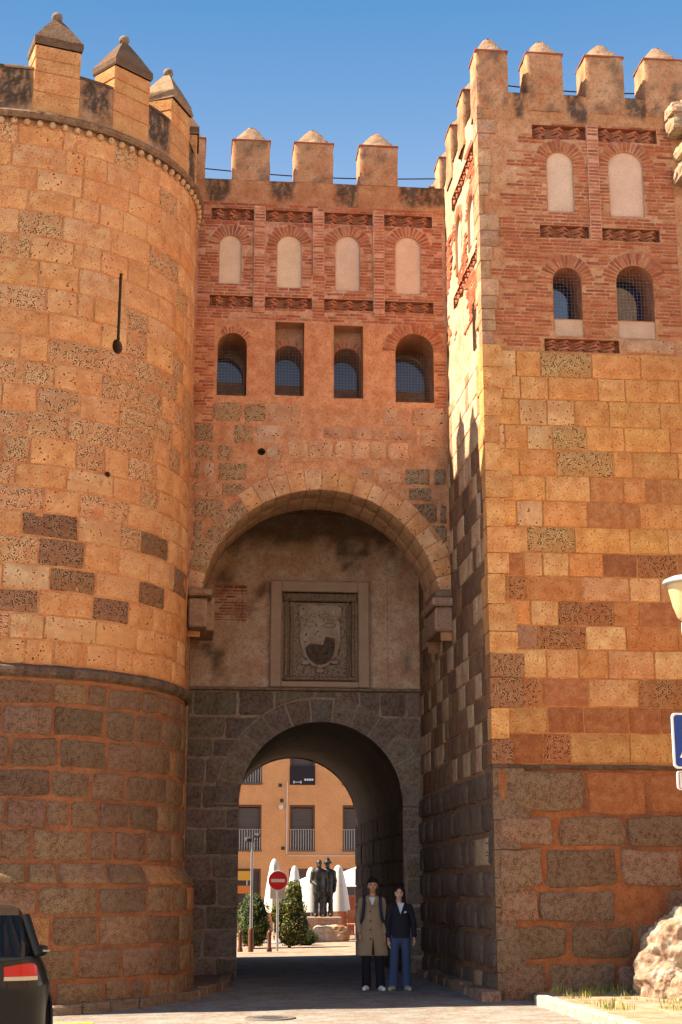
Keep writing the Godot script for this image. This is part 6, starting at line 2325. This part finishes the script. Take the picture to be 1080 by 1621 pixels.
	for k in 2:
		var hd := Acc.new()
		add_box(hd, V(-0.10 + k * 0.24, 2.93 + k * 0.1, 0.02), V(0.16, 0.10, 0.14), Color(0.05, 0.05, 0.05), Basis(Vector3.RIGHT, 0.4) * Basis(Vector3.UP, 0.4 - k), 0.015)
		add_tube(hd, [V(0, 2.82, 0), V(-0.10 + k * 0.24, 2.90 + k * 0.1, 0.0)], [0.012], 6, Color(0.1, 0.1, 0.1))
		build("spotlight", hd, "paint", lp)
	for k in 2:
		var bo := thing("bollard", ["rust brown iron bollard left of the no entry sign", "rust brown iron bollard at the left edge of the arch"][k], "bollard", V([2.16, 1.38][k], 0, -42.1), 0.0, "iron bollards")
		var ba2 := Acc.new()
		add_lathe(ba2, [[0.075, 0.0], [0.07, 0.08], [0.052, 0.12], [0.05, 0.42], [0.062, 0.45], [0.06, 0.50], [0.03, 0.55], [0.005, 0.56]], Vector3.ZERO, 14, Color(0.12, 0.05, 0.03))
		build("post", ba2, "paint", bo)
	# parasols
	parasol("folded white parasol standing behind the no entry sign", V(2.62, 0.0, -48.5), 2.55, 0.30)
	parasol("folded white parasol rising behind the tall shrub", V(3.62, 0.0, -54.0), 2.42, 0.27)
	parasol("folded white parasol to the left behind the statue", V(4.08, 0.05, -52.5), 2.3, 0.30)
	parasol("folded white parasol right of the statue", V(4.86, 0.1, -51.0), 2.30, 0.33)
	var op := thing("open_parasol", "open white parasol over the cafe terrace right of the statue", "parasol", V(6.5, 0.1, -55.0))
	var pp := Acc.new()
	add_tube(pp, [V(0, 0, 0), V(0, 2.45, 0)], [0.03], 8, Color(0.4, 0.36, 0.3))
	build("pole", pp, "plain", op)
	var pc := Acc.new()
	add_lathe(pc, [[1.72, 1.62], [1.70, 1.88], [0.9, 2.2], [0.02, 2.5]], Vector3.ZERO, 8, Color(0.66, 0.64, 0.60))
	build("canopy", pc, "canvas", op)
	var op2 := thing("open_parasol", "open white parasol low behind the statue legs", "parasol", V(4.2, 0.0, -56.5))
	var pp2 := Acc.new()
	add_tube(pp2, [V(0, 0, 0), V(0, 2.0, 0)], [0.03], 8, Color(0.4, 0.36, 0.3))
	build("pole", pp2, "plain", op2)
	var pc2 := Acc.new()
	add_lathe(pc2, [[0.95, 1.45], [0.93, 1.65], [0.5, 1.85], [0.02, 2.05]], Vector3.ZERO, 8, Color(0.66, 0.64, 0.60))
	build("canopy", pc2, "canvas", op2)
	# wooden screen
	var ws := thing("wooden_screen", "red brown wooden board screen behind the cafe chairs", "screen", V(5.0, 0.1, -53.0))
	for i in 12:
		var b := Acc.new()
		add_box(b, V(0.06 + i * 0.13, 0.66, 0), V(0.12, 1.3, 0.03), vary(Color(0.34, 0.10, 0.045), 0.15), Basis(), 0.006)
		build("board", b, "plain", ws)
	for y in [0.2, 1.15]:
		var rl := Acc.new()
		add_box(rl, V(0.78, y, -0.03), V(1.58, 0.08, 0.03), Color(0.28, 0.085, 0.04))
		build("rail", rl, "plain", ws)
	# cafe chairs
	for k in 3:
		var ch := thing("cafe_chair", ["white framed cafe chair with orange seat nearest the pedestal", "white framed cafe chair in the middle of the terrace row", "white framed cafe chair farthest right on the terrace"][k], "chair", V(5.15 + k * 0.55, 0.1, -49.8 - k * 0.5), 0.4 * k - 0.4, "cafe chairs on the terrace")
		var seat := Acc.new()
		add_box(seat, V(0, 0.45, 0), V(0.42, 0.035, 0.42), Color(0.5, 0.2, 0.08), Basis(), 0.01)
		build("seat", seat, "plain", ch)
		var bk2 := Acc.new()
		add_box(bk2, V(0, 0.74, -0.2), V(0.40, 0.28, 0.025), Color(0.5, 0.2, 0.08), Basis(Vector3.RIGHT, -0.1), 0.008)
		build("backrest", bk2, "plain", ch)
		for q in [[-0.19, 0.19, 0.45], [0.19, 0.19, 0.45], [-0.19, -0.2, 0.88], [0.19, -0.2, 0.88]]:
			var lg := Acc.new()
			add_tube(lg, [V(q[0], 0, q[1]), V(q[0], q[2], q[1])], [0.013], 8, Color(0.65, 0.65, 0.64))
			build("leg", lg, "paint", ch)
	# signs on the ground floor at the left
	var sb := thing("menu_board", "yellow and orange menu board on the orange house", "board", V(1.95, 0, -61.6))
	for k in 2:
		var m := Acc.new()
		add_box(m, V(0.05, [2.15, 1.62][k], 0), V(0.75, [0.36, 0.30][k], 0.05), [Color(0.55, 0.30, 0.05), Color(0.52, 0.17, 0.04)][k], Basis(), 0.01)
		build("panel", m, "paint", sb)
	for x in [-0.2, 0.3]:
		var m2 := Acc.new()
		add_box(m2, V(x, 1.15, -0.04), V(0.04, 2.3, 0.04), Color(0.5, 0.48, 0.45))
		build("post", m2, "paint", sb)
